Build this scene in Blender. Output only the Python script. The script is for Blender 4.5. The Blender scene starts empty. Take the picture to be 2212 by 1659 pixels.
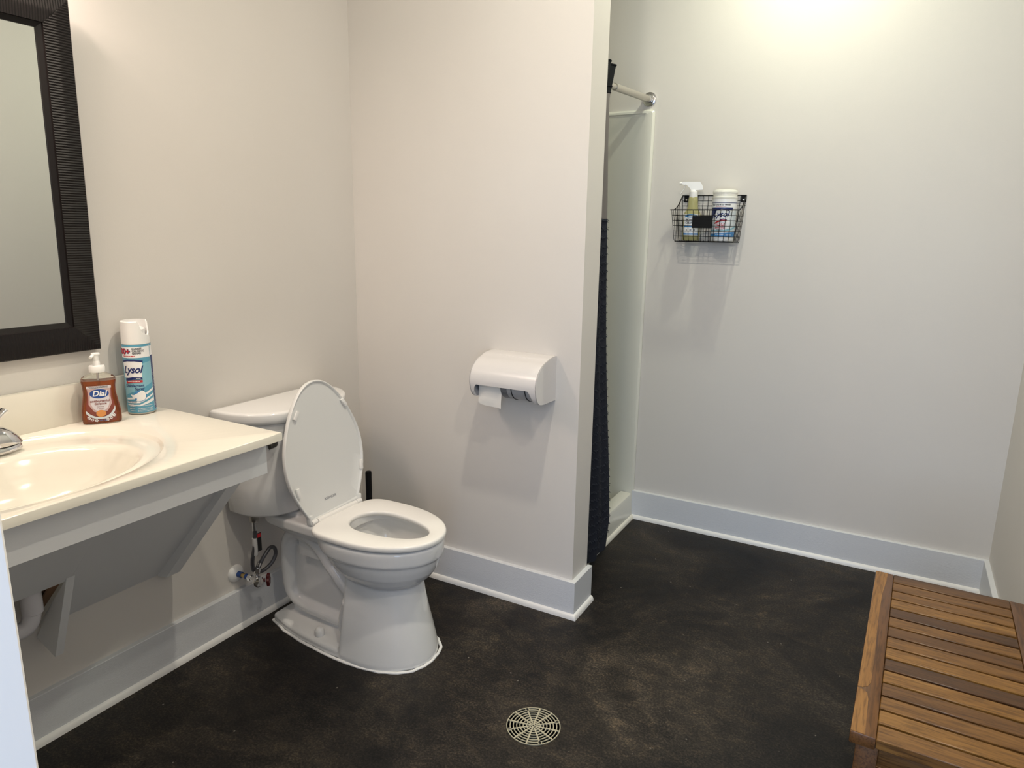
import bpy, bmesh, math, random
from mathutils import Vector, Matrix
random.seed(7)
PI = math.pi
SC = bpy.context.scene
COL = SC.collection

# ------------------------------------------------------------------ helpers
def rad(a): return a * PI / 180

def sharp(bm, ang=38):
    t = rad(ang)
    for f in bm.faces: f.smooth = True
    for e in bm.edges:
        if len(e.link_faces) == 2:
            try: a = e.calc_face_angle()
            except ValueError: a = 0
            if a > t: e.smooth = False

def obj(name, bm, mat, parent=None, ang=38, local=False, recalc=True):
    if recalc: bmesh.ops.recalc_face_normals(bm, faces=bm.faces)
    sharp(bm, ang)
    me = bpy.data.meshes.new(name); bm.to_mesh(me); bm.free()
    mats = mat if isinstance(mat, (list, tuple)) else [mat]
    for m in mats: me.materials.append(m)
    o = bpy.data.objects.new(name, me); COL.objects.link(o)
    if parent is not None:
        o.parent = parent
        if not local:
            r = parent
            while r.parent: r = r.parent
            if parent is r: o.matrix_parent_inverse = Matrix.Translation(-r.location)
            # sub-parts: their parent's mesh already sits in world coordinates
    return o

def tag(o, label=None, cat=None, group=None, kind=None):
    if label: o['label'] = label
    if cat: o['category'] = cat
    if group: o['group'] = group
    if kind: o['kind'] = kind
    return o

def thing(name, label, cat, loc=(0, 0, 0), group=None):
    o = bpy.data.objects.new(name, None); COL.objects.link(o)
    o.location = loc; o.empty_display_size = .05
    return tag(o, label, cat, group)

def struct(name, bm, mat, **k):
    o = obj(name, bm, mat, **k); o['kind'] = 'structure'; return o

def NB(): return bmesh.new()

def box(bm, x0, x1, y0, y1, z0, z1, bev=0, seg=2):
    vs = [bm.verts.new((x, y, z)) for x in (x0, x1) for y in (y0, y1) for z in (z0, z1)]
    q = [(0,1,3,2),(4,6,7,5),(0,4,5,1),(2,3,7,6),(0,2,6,4),(1,5,7,3)]
    fs = [bm.faces.new([vs[i] for i in f]) for f in q]
    if bev:
        es = list({e for f in fs for e in f.edges})
        bmesh.ops.recalc_face_normals(bm, faces=fs)
        bmesh.ops.bevel(bm, geom=es, offset=bev, segments=seg, affect='EDGES', profile=.5)
    return vs

def loft(bm, rings, cap0=True, cap1=True):
    R = [[bm.verts.new(p) for p in r] for r in rings]
    n = len(R[0])
    for a, b in zip(R, R[1:]):
        for i in range(n):
            j = (i + 1) % n
            bm.faces.new((a[i], a[j], b[j], b[i]))
    if cap0: bm.faces.new(R[0][::-1])
    if cap1: bm.faces.new(R[-1])
    return R

def circ(c, ax, r, n, ry=None):
    ax = Vector(ax).normalized()
    u = ax.orthogonal().normalized() if abs(ax.z) < .99 else Vector((1, 0, 0))
    v = ax.cross(u)
    ry = r if ry is None else ry
    return [Vector(c) + u * r * math.cos(2*PI*i/n) + v * ry * math.sin(2*PI*i/n) for i in range(n)]

def cyl(bm, p0, p1, r0, r1=None, n=32):
    p0, p1 = Vector(p0), Vector(p1); r1 = r0 if r1 is None else r1
    return loft(bm, [circ(p0, p1-p0, r0, n), circ(p1, p1-p0, r1, n)])

def lathe(bm, prof, c=(0, 0, 0), ax=(0, 0, 1), n=48, cap0=True, cap1=True):
    ax = Vector(ax).normalized(); c = Vector(c)
    return loft(bm, [circ(c + ax*z, ax, max(r, 1e-5), n) for r, z in prof], cap0, cap1)

def smooth_path(pts, k=6, closed=False):
    P = [Vector(p) for p in pts]; out = []; n = len(P)
    rng = range(n) if closed else range(n - 1)
    for i in rng:
        p1, p2 = P[i], P[(i+1) % n]
        p0 = P[(i-1) % n] if (closed or i > 0) else p1
        p3 = P[(i+2) % n] if (closed or i+2 < n) else p2
        for j in range(k):
            t = j / k
            out.append(.5*((2*p1)+(-p0+p2)*t+(2*p0-5*p1+4*p2-p3)*t*t+(-p0+3*p1-3*p2+p3)*t**3))
    if not closed: out.append(P[-1])
    return out

def tube(bm, pts, r, n=10, closed=False, side=None, rs=None, flat=None):
    """sweep; r radius (or function of t); flat = radius along 'side' vector."""
    P = [Vector(p) for p in pts]; m = len(P); rings = []
    nrm = None
    for i in range(m):
        if closed: t = (P[(i+1) % m] - P[i-1]).normalized()
        else: t = (P[min(i+1, m-1)] - P[max(i-1, 0)]).normalized()
        if side is not None:
            v = Vector(side); v = (v - t*v.dot(t)).normalized(); u = v.cross(t).normalized()
        else:
            if nrm is None: nrm = t.orthogonal().normalized()
            nrm = (nrm - t*nrm.dot(t)).normalized(); u = nrm; v = t.cross(u)
        rr = r(i/(m-1)) if callable(r) else r
        rv = (flat(i/(m-1)) if callable(flat) else flat) if flat is not None else rr
        rings.append([P[i] + u*rr*math.cos(2*PI*k/n) + v*rv*math.sin(2*PI*k/n) for k in range(n)])
    if closed:
        R = [[bm.verts.new(p) for p in q] for q in rings]
        for a in range(m):
            A, B = R[a], R[(a+1) % m]
            for k in range(n): bm.faces.new((A[k], A[(k+1) % n], B[(k+1) % n], B[k]))
    else: loft(bm, rings)

def prism(bm, poly, axis, a, b):
    """extrude 2-D polygon along axis; poly gives the two other coordinates in xyz order"""
    def P(u, v, w):
        return {'x': (w, u, v), 'y': (u, w, v), 'z': (u, v, w)}[axis]
    return loft(bm, [[P(u, v, a) for u, v in poly], [P(u, v, b) for u, v in poly]])

def sgnp(v, e): return math.copysign(abs(v)**e, v)

def egg(xb, xf, xm, hw, z, yc=0, n=72, eb=.75, ef=1.0, ye=1.0):
    out = []
    for i in range(n):
        t = 2*PI*i/n; c, s = math.cos(t), math.sin(t)
        if c >= 0: x = xm + (xf-xm)*sgnp(c, ef); y = hw*sgnp(s, ye*(ef if ef < 1 else 1))
        else: x = xm + (xm-xb)*sgnp(c, eb); y = hw*sgnp(s, eb)
        out.append((x, yc + y, z))
    return out

def bake(o, *mods):
    """apply the object's modifiers into plain mesh data"""
    dg = bpy.context.evaluated_depsgraph_get()
    me = bpy.data.meshes.new_from_object(o.evaluated_get(dg))
    o.modifiers.clear(); old = o.data; o.data = me
    for p in me.polygons: p.use_smooth = True
    return o

# ------------------------------------------------------------------ materials
def pbr(name, col, rough=.5, metal=0, **k):
    m = bpy.data.materials.new(name); m.use_nodes = True
    b = m.node_tree.nodes['Principled BSDF']
    b.inputs['Base Color'].default_value = (*col, 1)
    b.inputs['Roughness'].default_value = rough
    b.inputs['Metallic'].default_value = metal
    for kk, v in k.items(): b.inputs[kk.replace('_', ' ')].default_value = v
    return m

def nodes(m): return m.node_tree.nodes, m.node_tree.links, m.node_tree.nodes['Principled BSDF']

def noise(m, scale, detail=4, vec=None, rough=.55, dist=0):
    N, L, b = nodes(m); n = N.new('ShaderNodeTexNoise')
    n.inputs['Scale'].default_value = scale; n.inputs['Detail'].default_value = detail
    n.inputs['Roughness'].default_value = rough; n.inputs['Distortion'].default_value = dist
    if vec is None:
        tc = N.new('ShaderNodeTexCoord'); vec = tc.outputs['Object']
    L.new(vec, n.inputs['Vector']); return n

def mapped(m, scale=(1, 1, 1), rot=(0, 0, 0)):
    N, L, b = nodes(m); tc = N.new('ShaderNodeTexCoord'); mp = N.new('ShaderNodeMapping')
    mp.inputs['Scale'].default_value = scale; mp.inputs['Rotation'].default_value = rot
    L.new(tc.outputs['Object'], mp.inputs['Vector']); return mp.outputs['Vector']

def ramp(m, src, stops):
    N, L, b = nodes(m); r = N.new('ShaderNodeValToRGB'); L.new(src, r.inputs['Fac'])
    e = r.color_ramp.elements
    while len(e) < len(stops): e.new(.5)
    for i, (p, c) in enumerate(stops):
        e[i].position = p; e[i].color = (*c, 1) if len(c) == 3 else c
    return r

def bump(m, src, strength=.1, dist=.001, prev=None):
    N, L, b = nodes(m); n = N.new('ShaderNodeBump')
    n.inputs['Strength'].default_value = strength; n.inputs['Distance'].default_value = dist
    L.new(src, n.inputs['Height'])
    if prev: L.new(prev.outputs[0], n.inputs['Normal'])
    L.new(n.outputs[0], b.inputs['Normal']); return n

def mixc(m, fac, a, b_, mode='MIX'):
    N, L, b = nodes(m); n = N.new('ShaderNodeMix'); n.data_type = 'RGBA'; n.blend_type = mode
    for s, v in ((n.inputs[0], fac), (n.inputs[6], a), (n.inputs[7], b_)):
        if hasattr(v, 'links') or isinstance(v, bpy.types.NodeSocket): L.new(v, s)
        elif isinstance(v, (int, float)): s.default_value = v
        else: s.default_value = (*v, 1)
    return n.outputs[2]

# wall paint: eggshell with faint roller texture and very soft mottling
wall_m = pbr('wall paint', (.645, .618, .585), .62)
n = noise(wall_m, 260, 3); bump(wall_m, n.outputs['Fac'], .25, .0006)
n2 = noise(wall_m, 1.7, 2); r = ramp(wall_m, n2.outputs['Fac'], [(.3, (.638, .611, .576)), (.7, (.655, .632, .60))])
wall_m.node_tree.links.new(r.outputs[0], nodes(wall_m)[2].inputs['Base Color'])

trim_m = pbr('trim paint', (.66, .68, .71), .38)
v = mapped(trim_m, (26, 26, 230)); n = noise(trim_m, 2.2, 5, v, dist=.8); bump(trim_m, n.outputs['Fac'], .6, .0013)
qr_m = pbr('trim gloss paint', (.80, .80, .79), .3)
jamb_m = pbr('door jamb paint', (.88, .86, .83), .4)
ceil_m = pbr('ceiling paint', (.80, .79, .77), .8)
panel_m = pbr('apron paint', (.74, .755, .77), .5)
n = noise(panel_m, 120, 3); bump(panel_m, n.outputs['Fac'], .15, .0006)

# stained concrete floor
floor_m = pbr('stained concrete', (.03, .027, .024), .42)
N, L, B = nodes(floor_m)
n1 = noise(floor_m, 2.1, 9, rough=.62, dist=.7)
c1 = ramp(floor_m, n1.outputs['Fac'], [(.34, (.0045, .0042, .0042)), (.46, (.0105, .0090, .0080)), (.56, (.0205, .0172, .0138)), (.70, (.044, .037, .029))])
v = mapped(floor_m, (1, 1.6, 1), (0, 0, .5)); n2 = noise(floor_m, 13, 10, v, rough=.78, dist=.8)
c2 = ramp(floor_m, n2.outputs['Fac'], [(.36, (.48, .48, .50)), (.50, (1, 1, 1)), (.66, (2.1, 1.95, 1.7))])
mx = mixc(floor_m, .95, c1.outputs[0], c2.outputs[0], 'MULTIPLY')
n3 = noise(floor_m, 150, 4, rough=.75)
c3 = ramp(floor_m, n3.outputs['Fac'], [(.36, (.30, .30, .30)), (.5, (1, 1, 1)), (.62, (2.6, 2.45, 2.3))])
mx2 = mixc(floor_m, .8, mx, c3.outputs[0], 'MULTIPLY')
vo = N.new('ShaderNodeTexVoronoi'); vo.inputs['Scale'].default_value = 26
tc = N.new('ShaderNodeTexCoord'); L.new(tc.outputs['Object'], vo.inputs['Vector'])
lt = N.new('ShaderNodeMath'); lt.operation = 'LESS_THAN'; L.new(vo.outputs['Distance'], lt.inputs[0]); lt.inputs[1].default_value = .075
wn = N.new('ShaderNodeSeparateColor'); L.new(vo.outputs['Color'], wn.inputs[0])
gt = N.new('ShaderNodeMath'); gt.operation = 'GREATER_THAN'; L.new(wn.outputs[0], gt.inputs[0]); gt.inputs[1].default_value = .8
mu = N.new('ShaderNodeMath'); mu.operation = 'MULTIPLY'; L.new(lt.outputs[0], mu.inputs[0]); L.new(gt.outputs[0], mu.inputs[1])
mu2 = N.new('ShaderNodeMath'); mu2.operation = 'MULTIPLY'; L.new(mu.outputs[0], mu2.inputs[0]); mu2.inputs[1].default_value = .45
mx3 = mixc(floor_m, mu2.outputs[0], mx2, (.30, .27, .24)); L.new(mx3, B.inputs['Base Color'])
rr = ramp(floor_m, n2.outputs['Fac'], [(.3, (.44, .44, .44)), (.7, (.62, .62, .62))]); L.new(rr.outputs[0], B.inputs['Roughness'])
B.inputs['Specular IOR Level'].default_value = .24
bump(floor_m, n3.outputs['Fac'], .25, .0012)

ceramic = pbr('vitreous china', (.76, .765, .765), .12, Coat_Weight=.3, Coat_Roughness=.05)
seat_m = pbr('seat plastic', (.80, .79, .765), .22)
lid_m = pbr('seat lid plastic', (.72, .73, .725), .28)
counter_m = pbr('cultured marble', (.74, .71, .63), .12, Coat_Weight=.3, Coat_Roughness=.06)
n = noise(counter_m, 3, 3); r = ramp(counter_m, n.outputs['Fac'], [(.35, (.73, .70, .615)), (.65, (.75, .72, .64))])
counter_m.node_tree.links.new(r.outputs[0], nodes(counter_m)[2].inputs['Base Color'])
chrome = pbr('chrome', (.72, .72, .73), .07, 1)
steel = pbr('brushed nickel', (.42, .40, .37), .3, 1)
brass = pbr('brass', (.55, .40, .17), .3, 1)
dark_frame = pbr('espresso frame', (.006, .0042, .004), .42, Specular_IOR_Level=.28)
v = mapped(dark_frame, (1, 1, 1)); 
mirror_m = pbr('mirror glass', (.80, .82, .80), .01, 1)
white_pl = pbr('white plastic', (.80, .80, .79), .3)
disp_m = pbr('dispenser plastic', (.67, .655, .65), .25)
grey_pl = pbr('smoke grey plastic', (.13, .135, .15), .3)
lgrey_pl = pbr('light grey plastic', (.34, .35, .37), .3)
paper_m = pbr('tissue paper', (.80, .79, .75), .95)
n = noise(paper_m, 190, 4); bump(paper_m, n.outputs['Fac'], .5, .001)
black_m = pbr('black powder coat', (.004, .004, .0045), .5, Specular_IOR_Level=.2)
blackp = pbr('black rubber', (.006, .006, .007), .6)
blue_m = pbr('blue pipe seal', (.01, .05, .22), .4)
redh = pbr('dark red handle', (.075, .006, .006), .4)
pvc_m = pbr('white pvc', (.62, .61, .64), .4)
water_m = pbr('bowl water', (.50, .46, .38), .03)
plyw = pbr('raw plywood edge', (.20, .11, .055), .8)
v = mapped(plyw, (1, 1, 1)); 
caulk_m = pbr('white caulk', (.82, .82, .82), .5)
n = noise(caulk_m, 90, 3); bump(caulk_m, n.outputs['Fac'], 1, .002)
fiber_m = pbr('fiberglass', (.68, .68, .62), .16, Coat_Weight=.2, Coat_Roughness=.08)
rod_m = pbr('satin rod', (.50, .47, .42), .3, .65)
braid = pbr('braided hose', (.10, .10, .11), .35, .7)
v = mapped(braid, (1, 1, 1), (0, .5, .4)); wv = noise(braid, 420, 2, v); bump(braid, wv.outputs['Fac'], .6, .001)
# curtain fabric
curt_m = pbr('charcoal curtain cloth', (.022, .025, .036), .9, Specular_IOR_Level=.2)
head_m = pbr('black curtain header cloth', (.006, .007, .009), .9, Specular_IOR_Level=.2)
n = noise(curt_m, 220, 3); bump(curt_m, n.outputs['Fac'], .4, .001)
sheer_m = pbr('grey sheer curtain panel', (.17, .155, .15), .8)
# teak
def wood(name, a, b_, c, seed):
    m = pbr(name, a, .34); N, L, B = nodes(m)
    tc = N.new('ShaderNodeTexCoord'); mp = N.new('ShaderNodeMapping')
    mp.inputs['Location'].default_value = (seed*1.7, seed*3.1, seed*.9); mp.inputs['Scale'].default_value = (2.2, 26, 26)
    if seed < 0: mp.inputs['Scale'].default_value = (26, 2.2, 26)
    L.new(tc.outputs['Object'], mp.inputs['Vector'])
    n = N.new('ShaderNodeTexNoise'); n.inputs['Scale'].default_value = 1.5; n.inputs['Detail'].default_value = 6
    n.inputs['Roughness'].default_value = .6; n.inputs['Distortion'].default_value = 1.1
    L.new(mp.outputs[0], n.inputs['Vector'])
    r = ramp(m, n.outputs['Fac'], [(.30, c), (.46, a), (.60, b_), (.8, a)])
    n2 = N.new('ShaderNodeTexNoise'); n2.inputs['Scale'].default_value = 9; n2.inputs['Detail'].default_value = 3
    L.new(mp.outputs[0], n2.inputs['Vector'])
    r2 = ramp(m, n2.outputs['Fac'], [(.36, (.46, .42, .36)), (.52, (1, 1, 1))])
    mx = mixc(m, .75, r.outputs[0], r2.outputs[0], 'MULTIPLY')
    L.new(mx, B.inputs['Base Color']); bump(m, n2.outputs['Fac'], .15, .0006)
    return m
TE = [wood('teak golden', (.205, .096, .020), (.27, .135, .032), (.115, .048, .010), 1),
      wood('teak brown', (.110, .048, .013), (.145, .066, .018), (.055, .023, .007), 2),
      wood('teak dark', (.068, .029, .0095), (.088, .038, .012), (.038, .016, .006), 3),
      wood('teak mid', (.155, .070, .016), (.20, .094, .022), (.085, .036, .009), 4)]
TRL = wood('teak rail', (.105, .043, .012), (.135, .056, .015), (.07, .028, .009), -5)
SAP = wood('teak sapwood rail', (.25, .115, .026), (.29, .14, .034), (.19, .085, .02), -3)

# label inks
ink = {k: pbr('ink ' + k, c, .35) for k, c in dict(
    white=(.80, .81, .82), sky=(.10, .33, .47), skyl=(.22, .46, .56), navy=(.010, .022, .13), red=(.50, .015, .02),
    black=(.02, .02, .03), royal=(.012, .06, .27), maroon=(.20, .045, .03), mauve=(.50, .36, .36),
    orange=(.62, .26, .07), grey=(.30, .31, .33), pale=(.60, .66, .70), blue=(.05, .22, .50), lav=(.62, .60, .64), cream=(.75, .70, .55)).items()}

# ------------------------------------------------------------------ decals and lettering
def bisect_all(bm, step, axis=0):
    if not bm.verts: return
    xs = [v.co[axis] for v in bm.verts]; lo, hi = min(xs), max(xs)
    k = int((hi-lo)/step)
    for i in range(1, k+1):
        p = [0, 0, 0]; p[axis] = lo + i*(hi-lo)/(k+1); nn = [0, 0, 0]; nn[axis] = 1
        bmesh.ops.bisect_plane(bm, geom=bm.verts[:]+bm.edges[:]+bm.faces[:], plane_co=p, plane_no=nn)

def decal(name, polys, fn, mat, parent, step=.004):
    bm = NB()
    if not isinstance(polys[0][0], (list, tuple)): polys = [polys]
    for p in polys: bm.faces.new([bm.verts.new((a, b, 0)) for a, b in p])
    bmesh.ops.triangulate(bm, faces=bm.faces[:])
    bisect_all(bm, step, 0); bisect_all(bm, step*2, 1)
    for v in bm.verts: v.co = Vector(fn(v.co.x, v.co.y))
    return obj(name, bm, mat, parent)

def rect(a, b, c, d): return [(a, c), (b, c), (b, d), (a, d)]
def ell(cx, cy, rx, ry, n=40, a0=0, a1=360):
    k = n if a1-a0 >= 360 else n+1
    return [(cx+rx*math.cos(rad(a0+(a1-a0)*i/n)), cy+ry*math.sin(rad(a0+(a1-a0)*i/n))) for i in range(k)]

def lettering(name, items, fn, mat, parent, step=.004):
    """items: (text, x, y, size, shear, align, weight, xscale)"""
    bm = NB()
    for it in items:
        s, x, y, size = it[:4]; sh = it[4] if len(it) > 4 else 0; al = it[5] if len(it) > 5 else 'CENTER'
        wt = it[6] if len(it) > 6 else 0; xs = it[7] if len(it) > 7 else 1
        cu = bpy.data.curves.new('t', 'FONT'); cu.body = s; cu.size = size; cu.shear = sh; cu.align_x = al
        cu.align_y = 'CENTER'; cu.offset = wt*size; cu.resolution_u = 3
        o = bpy.data.objects.new('t', cu); COL.objects.link(o)
        dg = bpy.context.evaluated_depsgraph_get()
        me = bpy.data.meshes.new_from_object(o.evaluated_get(dg))
        b2 = NB(); b2.from_mesh(me)
        for v in b2.verts: v.co = Vector((x + v.co.x*xs, y + v.co.y, 0))
        tm = bpy.data.meshes.new('t'); b2.to_mesh(tm); b2.free(); bm.from_mesh(tm)
        bpy.data.objects.remove(o); bpy.data.curves.remove(cu); bpy.data.meshes.remove(me); bpy.data.meshes.remove(tm)
    bmesh.ops.triangulate(bm, faces=bm.faces[:])
    bisect_all(bm, step, 0)
    for v in bm.verts: v.co = Vector(fn(v.co.x, v.co.y))
    return obj(name, bm, mat, parent)

def sm(poly, k=5): return [(p.x, p.y) for p in smooth_path([(a, b, 0) for a, b in poly], k, True)]

def squiggle(seed, x0, x1, y, h, gap=.25):
    """rows of tiny bars that read as unreadable small print"""
    rnd = random.Random(seed); out = []; x = x0
    while x < x1 - h:
        w = rnd.uniform(.6, 2.2)*h; w = min(w, x1-x); out.append(rect(x, x+w, y-h/2, y+h/2)); x += w + h*gap*2
    return out

# ------------------------------------------------------------------ room dimensions (metres)
T = .132; XE = .9855; YB = 1.0; XR = 2.336; ZC = .8604; H = .1423; CE = 2.75
YN = -1.95; XJ = 1.426

bm = NB(); box(bm, -.1, XR+.1, -3.6, YB+.1, -.1, 0); 
# floor stays uncut; a flat black disc stands in for the drain well's shade
struct('floor', bm, floor_m)
bm = NB(); box(bm, -.1, XR+.1, YN-.12, YB+.1, CE, CE+.1); struct('ceiling', bm, ceil_m)
bm = NB(); box(bm, -.1, 0, YN-.12, YB+.1, 0, CE); struct('wall_left', bm, wall_m)
bm = NB(); box(bm, 0, XE, 0, T, 0, CE); struct('wall_partition', bm, wall_m)
bm = NB(); box(bm, -.1, XR+.1, YB, YB+.1, 0, CE); struct('wall_back', bm, wall_m)
bm = NB(); box(bm, XR, XR+.1, YN-.12, YB, 0, CE); struct('wall_right', bm, wall_m)
bm = NB(); box(bm, 0, XJ-.02, YN-.12, YN, 0, CE); box(bm, XJ-.02, XR, YN-.12, YN, 2.1, CE); struct('wall_front', bm, wall_m)
bm = NB(); box(bm, XJ-.02, XJ, YN-.125, YN+.004, 0, 2.08, .002, 1)
box(bm, XJ-.02, XR, YN-.125, YN+.004, 2.08, 2.1, .002, 1); struct('trim_1', bm, jamb_m)

BT = .0176; QT = .012
def qprof(s=1):
    return [(0, 0)] + [(QT*math.cos(rad(a)), .019*math.sin(rad(a))) for a in (0, 18, 36, 54, 72, 90)]
def wallprism(bm, prof, along, a, b, base, sgn, z0=0):
    """profile (offset from base, z) swept along x or y"""
    if along == 'y': poly = [(base + sgn*u, z0+v) for u, v in prof]; rings = [[(p[0], w, p[1]) for p in poly] for w in (a, b)]
    else: poly = [(base + sgn*u, z0+v) for u, v in prof]; rings = [[(w, p[0], p[1]) for p in poly] for w in (a, b)]
    loft(bm, rings)
bprof = [(0, 0), (BT, 0), (BT, H-.0015), (BT-.0015, H), (0, H)]
q2 = [(u+BT, v) for u, v in qprof()]
bm = NB(); wallprism(bm, bprof, 'y', YN, 0, 0, 1); struct('baseboard_left', bm, trim_m)
bm = NB(); wallprism(bm, q2, 'y', YN, 0, 0, 1); struct('trim_2', bm, qr_m)
# partition baseboard: front, end and a short return
bm = NB()
def lshape(bm, prof):
    ring = []
    for corner in range(4):
        pts = []
        for u, v in prof:
            if corner == 0: pts.append((0, -u, v))
            elif corner == 1: pts.append((XE+u, -u, v))
            elif corner == 2: pts.append((XE+u, T+.012, v))
        if pts: ring.append(pts)
    loft(bm, ring)
lshape(bm, bprof); struct('baseboard_partition', bm, trim_m)
bm = NB(); lshape(bm, q2); struct('trim_3', bm, qr_m)
bm = NB(); wallprism(bm, bprof, 'x', .862, XR-.0, YB, -1); struct('baseboard_back', bm, trim_m)
bm = NB(); wallprism(bm, q2, 'x', .862, XR, YB, -1); struct('trim_4', bm, qr_m)
bm = NB(); wallprism(bm, bprof, 'y', YN+.0, YB-BT, XR, -1); struct('baseboard_right', bm, trim_m)
bm = NB(); wallprism(bm, q2, 'y', YN+.0, YB-BT-QT, XR, -1); struct('trim_5', bm, qr_m)

# ------------------------------------------------------------------ mirror (leans very slightly off the wall)
mir = thing('wall_mirror', 'wall mirror in a wide dark espresso ribbed frame above the sink', 'mirror', (.004, -1.4215, 1.051))
mir.rotation_euler = (0, rad(1.45), 0)
# local coords: x out of wall, y along, z up; width .73, height .87
W2, MH, FW = .366, .866, .079
bm = NB()
def fpiece(bm, quad, ribs_dir):
    pass
out = [(-W2, 0), (W2, 0), (W2, MH), (-W2, MH)]; inn = [(-W2+FW, FW), (W2-FW, FW), (W2-FW, MH-FW), (-W2+FW, MH-FW)]
NR = 120
def lerp(a, b, t): return (a[0]+(b[0]-a[0])*t, a[1]+(b[1]-a[1])*t)
for k in range(4):
    o0, o1, i0, i1 = out[k], out[(k+1) % 4], inn[k], inn[(k+1) % 4]
    length = math.dist(o0, o1); nr = int(length/.0062)
    prev = None
    d = ((o1[0]-o0[0])/length, (o1[1]-o0[1])/length); nrm = (-d[1], d[0])
    def pt(s, w, h):
        # s along, w inward; mitre clamp
        s = min(max(s, w), length-w); return (h, o0[0]+d[0]*s+nrm[0]*w, o0[1]+d[1]*s+nrm[1]*w)
    wprof = [(0, .0, 0), (0, .019, 0), (.003, .0215, 1), (.035, .0245, 1), (.066, .0215, 1), (.0665, .016, 0), (FW, .012, 0), (FW, 0, 0)]
    wprof = [q for a_, b_ in zip(wprof, wprof[1:]) for q in ([a_] + ([(a_[0]+(b_[0]-a_[0])*t_/8, a_[1]+(b_[1]-a_[1])*t_/8, 1) for t_ in range(1, 8)] if a_[2] and b_[2] else []))] + [wprof[-1]]
    m = nr*2
    for j in range(m+1):
        s = length*j/m; ring = []
        for w, h, rib in wprof:
            hh = h + (.0011 if (j % 2) and rib and w < s < length-w else 0)
            ring.append(bm.verts.new(pt(s, w, hh)))
        if prev:
            for a in range(len(ring)-1):
                try: bm.faces.new((prev[a], prev[a+1], ring[a+1], ring[a]))
                except ValueError: pass
        prev = ring
bmesh.ops.remove_doubles(bm, verts=bm.verts, dist=1e-5)
obj('frame', bm, dark_frame, mir, ang=12, local=True)
bm = NB(); box(bm, .002, .009, -W2+FW-.004, W2-FW+.004, FW-.004, MH-FW+.004); obj('glass', bm, mirror_m, mir, local=True)

# ------------------------------------------------------------------ vanity counter with integral basin
van = thing('vanity_counter', 'cream wall-hung sink counter with oval basin and white apron below', 'sink', (0, -1.43, ZC))
YE = -.9142; YW = YN; XC = .5467; EX, EY = .275, -1.43
bm = NB(); angs = sorted(set([rad(a) for a in range(0, 360, 4)] + [math.atan2(y-EY, x-EX) % (2*PI) for x in (.0005, XC-.004) for y in (YW+.001, YE-.004)]))
def rectpt(a, ins=0):
    c, s = math.cos(a), math.sin(a); t = 9
    x0, x1, y0, y1 = .0005, XC-ins, YW+.001, YE-ins
    if c > 1e-9: t = min(t, (x1-EX)/c)
    if c < -1e-9: t = min(t, (x0-EX)/c)
    if s > 1e-9: t = min(t, (y1-EY)/s)
    if s < -1e-9: t = min(t, (y0-EY)/s)
    return EX+c*t, EY+s*t
rings = []
def er(cx, ax, ay, z): return [(cx+ax*math.cos(a), EY+ay*math.sin(a), z) for a in angs]
o_ = [rectpt(a) for a in angs]
def ins(p, d): return (min(p[0], XC-d), min(p[1], YE-d))
rings.append(er(.272, .225, .30, ZC-.0222))
rings.append([(x, y, ZC-.0222) for x, y in [ins(p, .004) for p in o_]])
rings.append([(x, y, ZC-.021) for x, y in o_])
rings.append([(x, y, ZC-.0025) for x, y in o_])
rings.append([(*ins(p, .001), ZC-.0008) for p in o_])
rings.append([(*ins(p, .004), ZC) for p in o_])
for cx, ax, ay, z in [(.272, .249, .327, ZC), (.272, .247, .324, ZC-.0015), (.272, .243, .318, ZC-.0075), (.273, .240, .315, ZC-.0088), (.29, .215, .285, ZC-.0075),
                      (.314, .186, .258, ZC-.006), (.318, .180, .249, ZC-.0065), (.322, .173, .240, ZC-.010), (.323, .165, .231, ZC-.020),
                      (.322, .150, .210, ZC-.055), (.318, .128, .178, ZC-.09), (.312, .09, .125, ZC-.118), (.31, .04, .055, ZC-.128), (.31, .018, .02, ZC-.13)]:
    rings.append(er(cx, ax, ay, z))
loft(bm, rings, cap0=False, cap1=True)
obj('countertop', bm, counter_m, van, ang=50)
bm = NB(); box(bm, .0005, .019, YW+.001, -.972, ZC-.001, ZC+.106, .003); obj('backsplash', bm, counter_m, van)
bm = NB(); box(bm, .479, .497, YW+.001, -.9272, .743, ZC-.0225, .0008, 1); box(bm, .0005, .4788, -.9452, -.9275, .80, ZC-.0225, .0008, 1)
obj('apron', bm, panel_m, van)
def slope(bm, y0, y1, off=0, th=.012, x0=.0005, z0=.322, x1=.478, z1=.838):
    prism(bm, [(x0, z0), (x1, z1), (x1-th, z1+th*.3), (x0, z0+th*1.4)], 'y', y0, y1)
# sloping knee panel with the pipe cut-out on the left
bm = NB()
slope(bm, -1.285, -.925)
prism(bm, [(.174, .322+.174*1.0795), (.478, .838), (.466, .842), (.174, .338+.174*1.0795)], 'y', YW+.001, -1.285)
obj('knee_panel', bm, panel_m, van)
bm = NB(); prism(bm, [(.0005, .318), (.041, .324), (.336, .661), (.410, .745), (.395, .760), (.0005, .36)], 'y', -.945, -.898)
b1 = obj('end_brace', bm, panel_m, van)
bm = NB(); prism(bm, [(.0005, .300), (.081, .268), (.186, .522), (.10, .43)], 'y', -1.299, -1.278)
obj('bracket', bm, panel_m, van)
bm = NB()
for i in range(4): prism(bm, [(.0005, .345+i*.016), (.0005, .351+i*.016), (.15, .502+i*.016), (.15, .496+i*.016)], 'y', -1.3255, -1.300)
obj('plywood_edge', bm, plyw, van)
bm = NB(); lathe(bm, [(.021, 0), (.022, .002), (.016, .003), (.002, .0015)], (.31, EY, ZC-.130), n=32); obj('basin_drain', bm, chrome, van)
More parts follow.
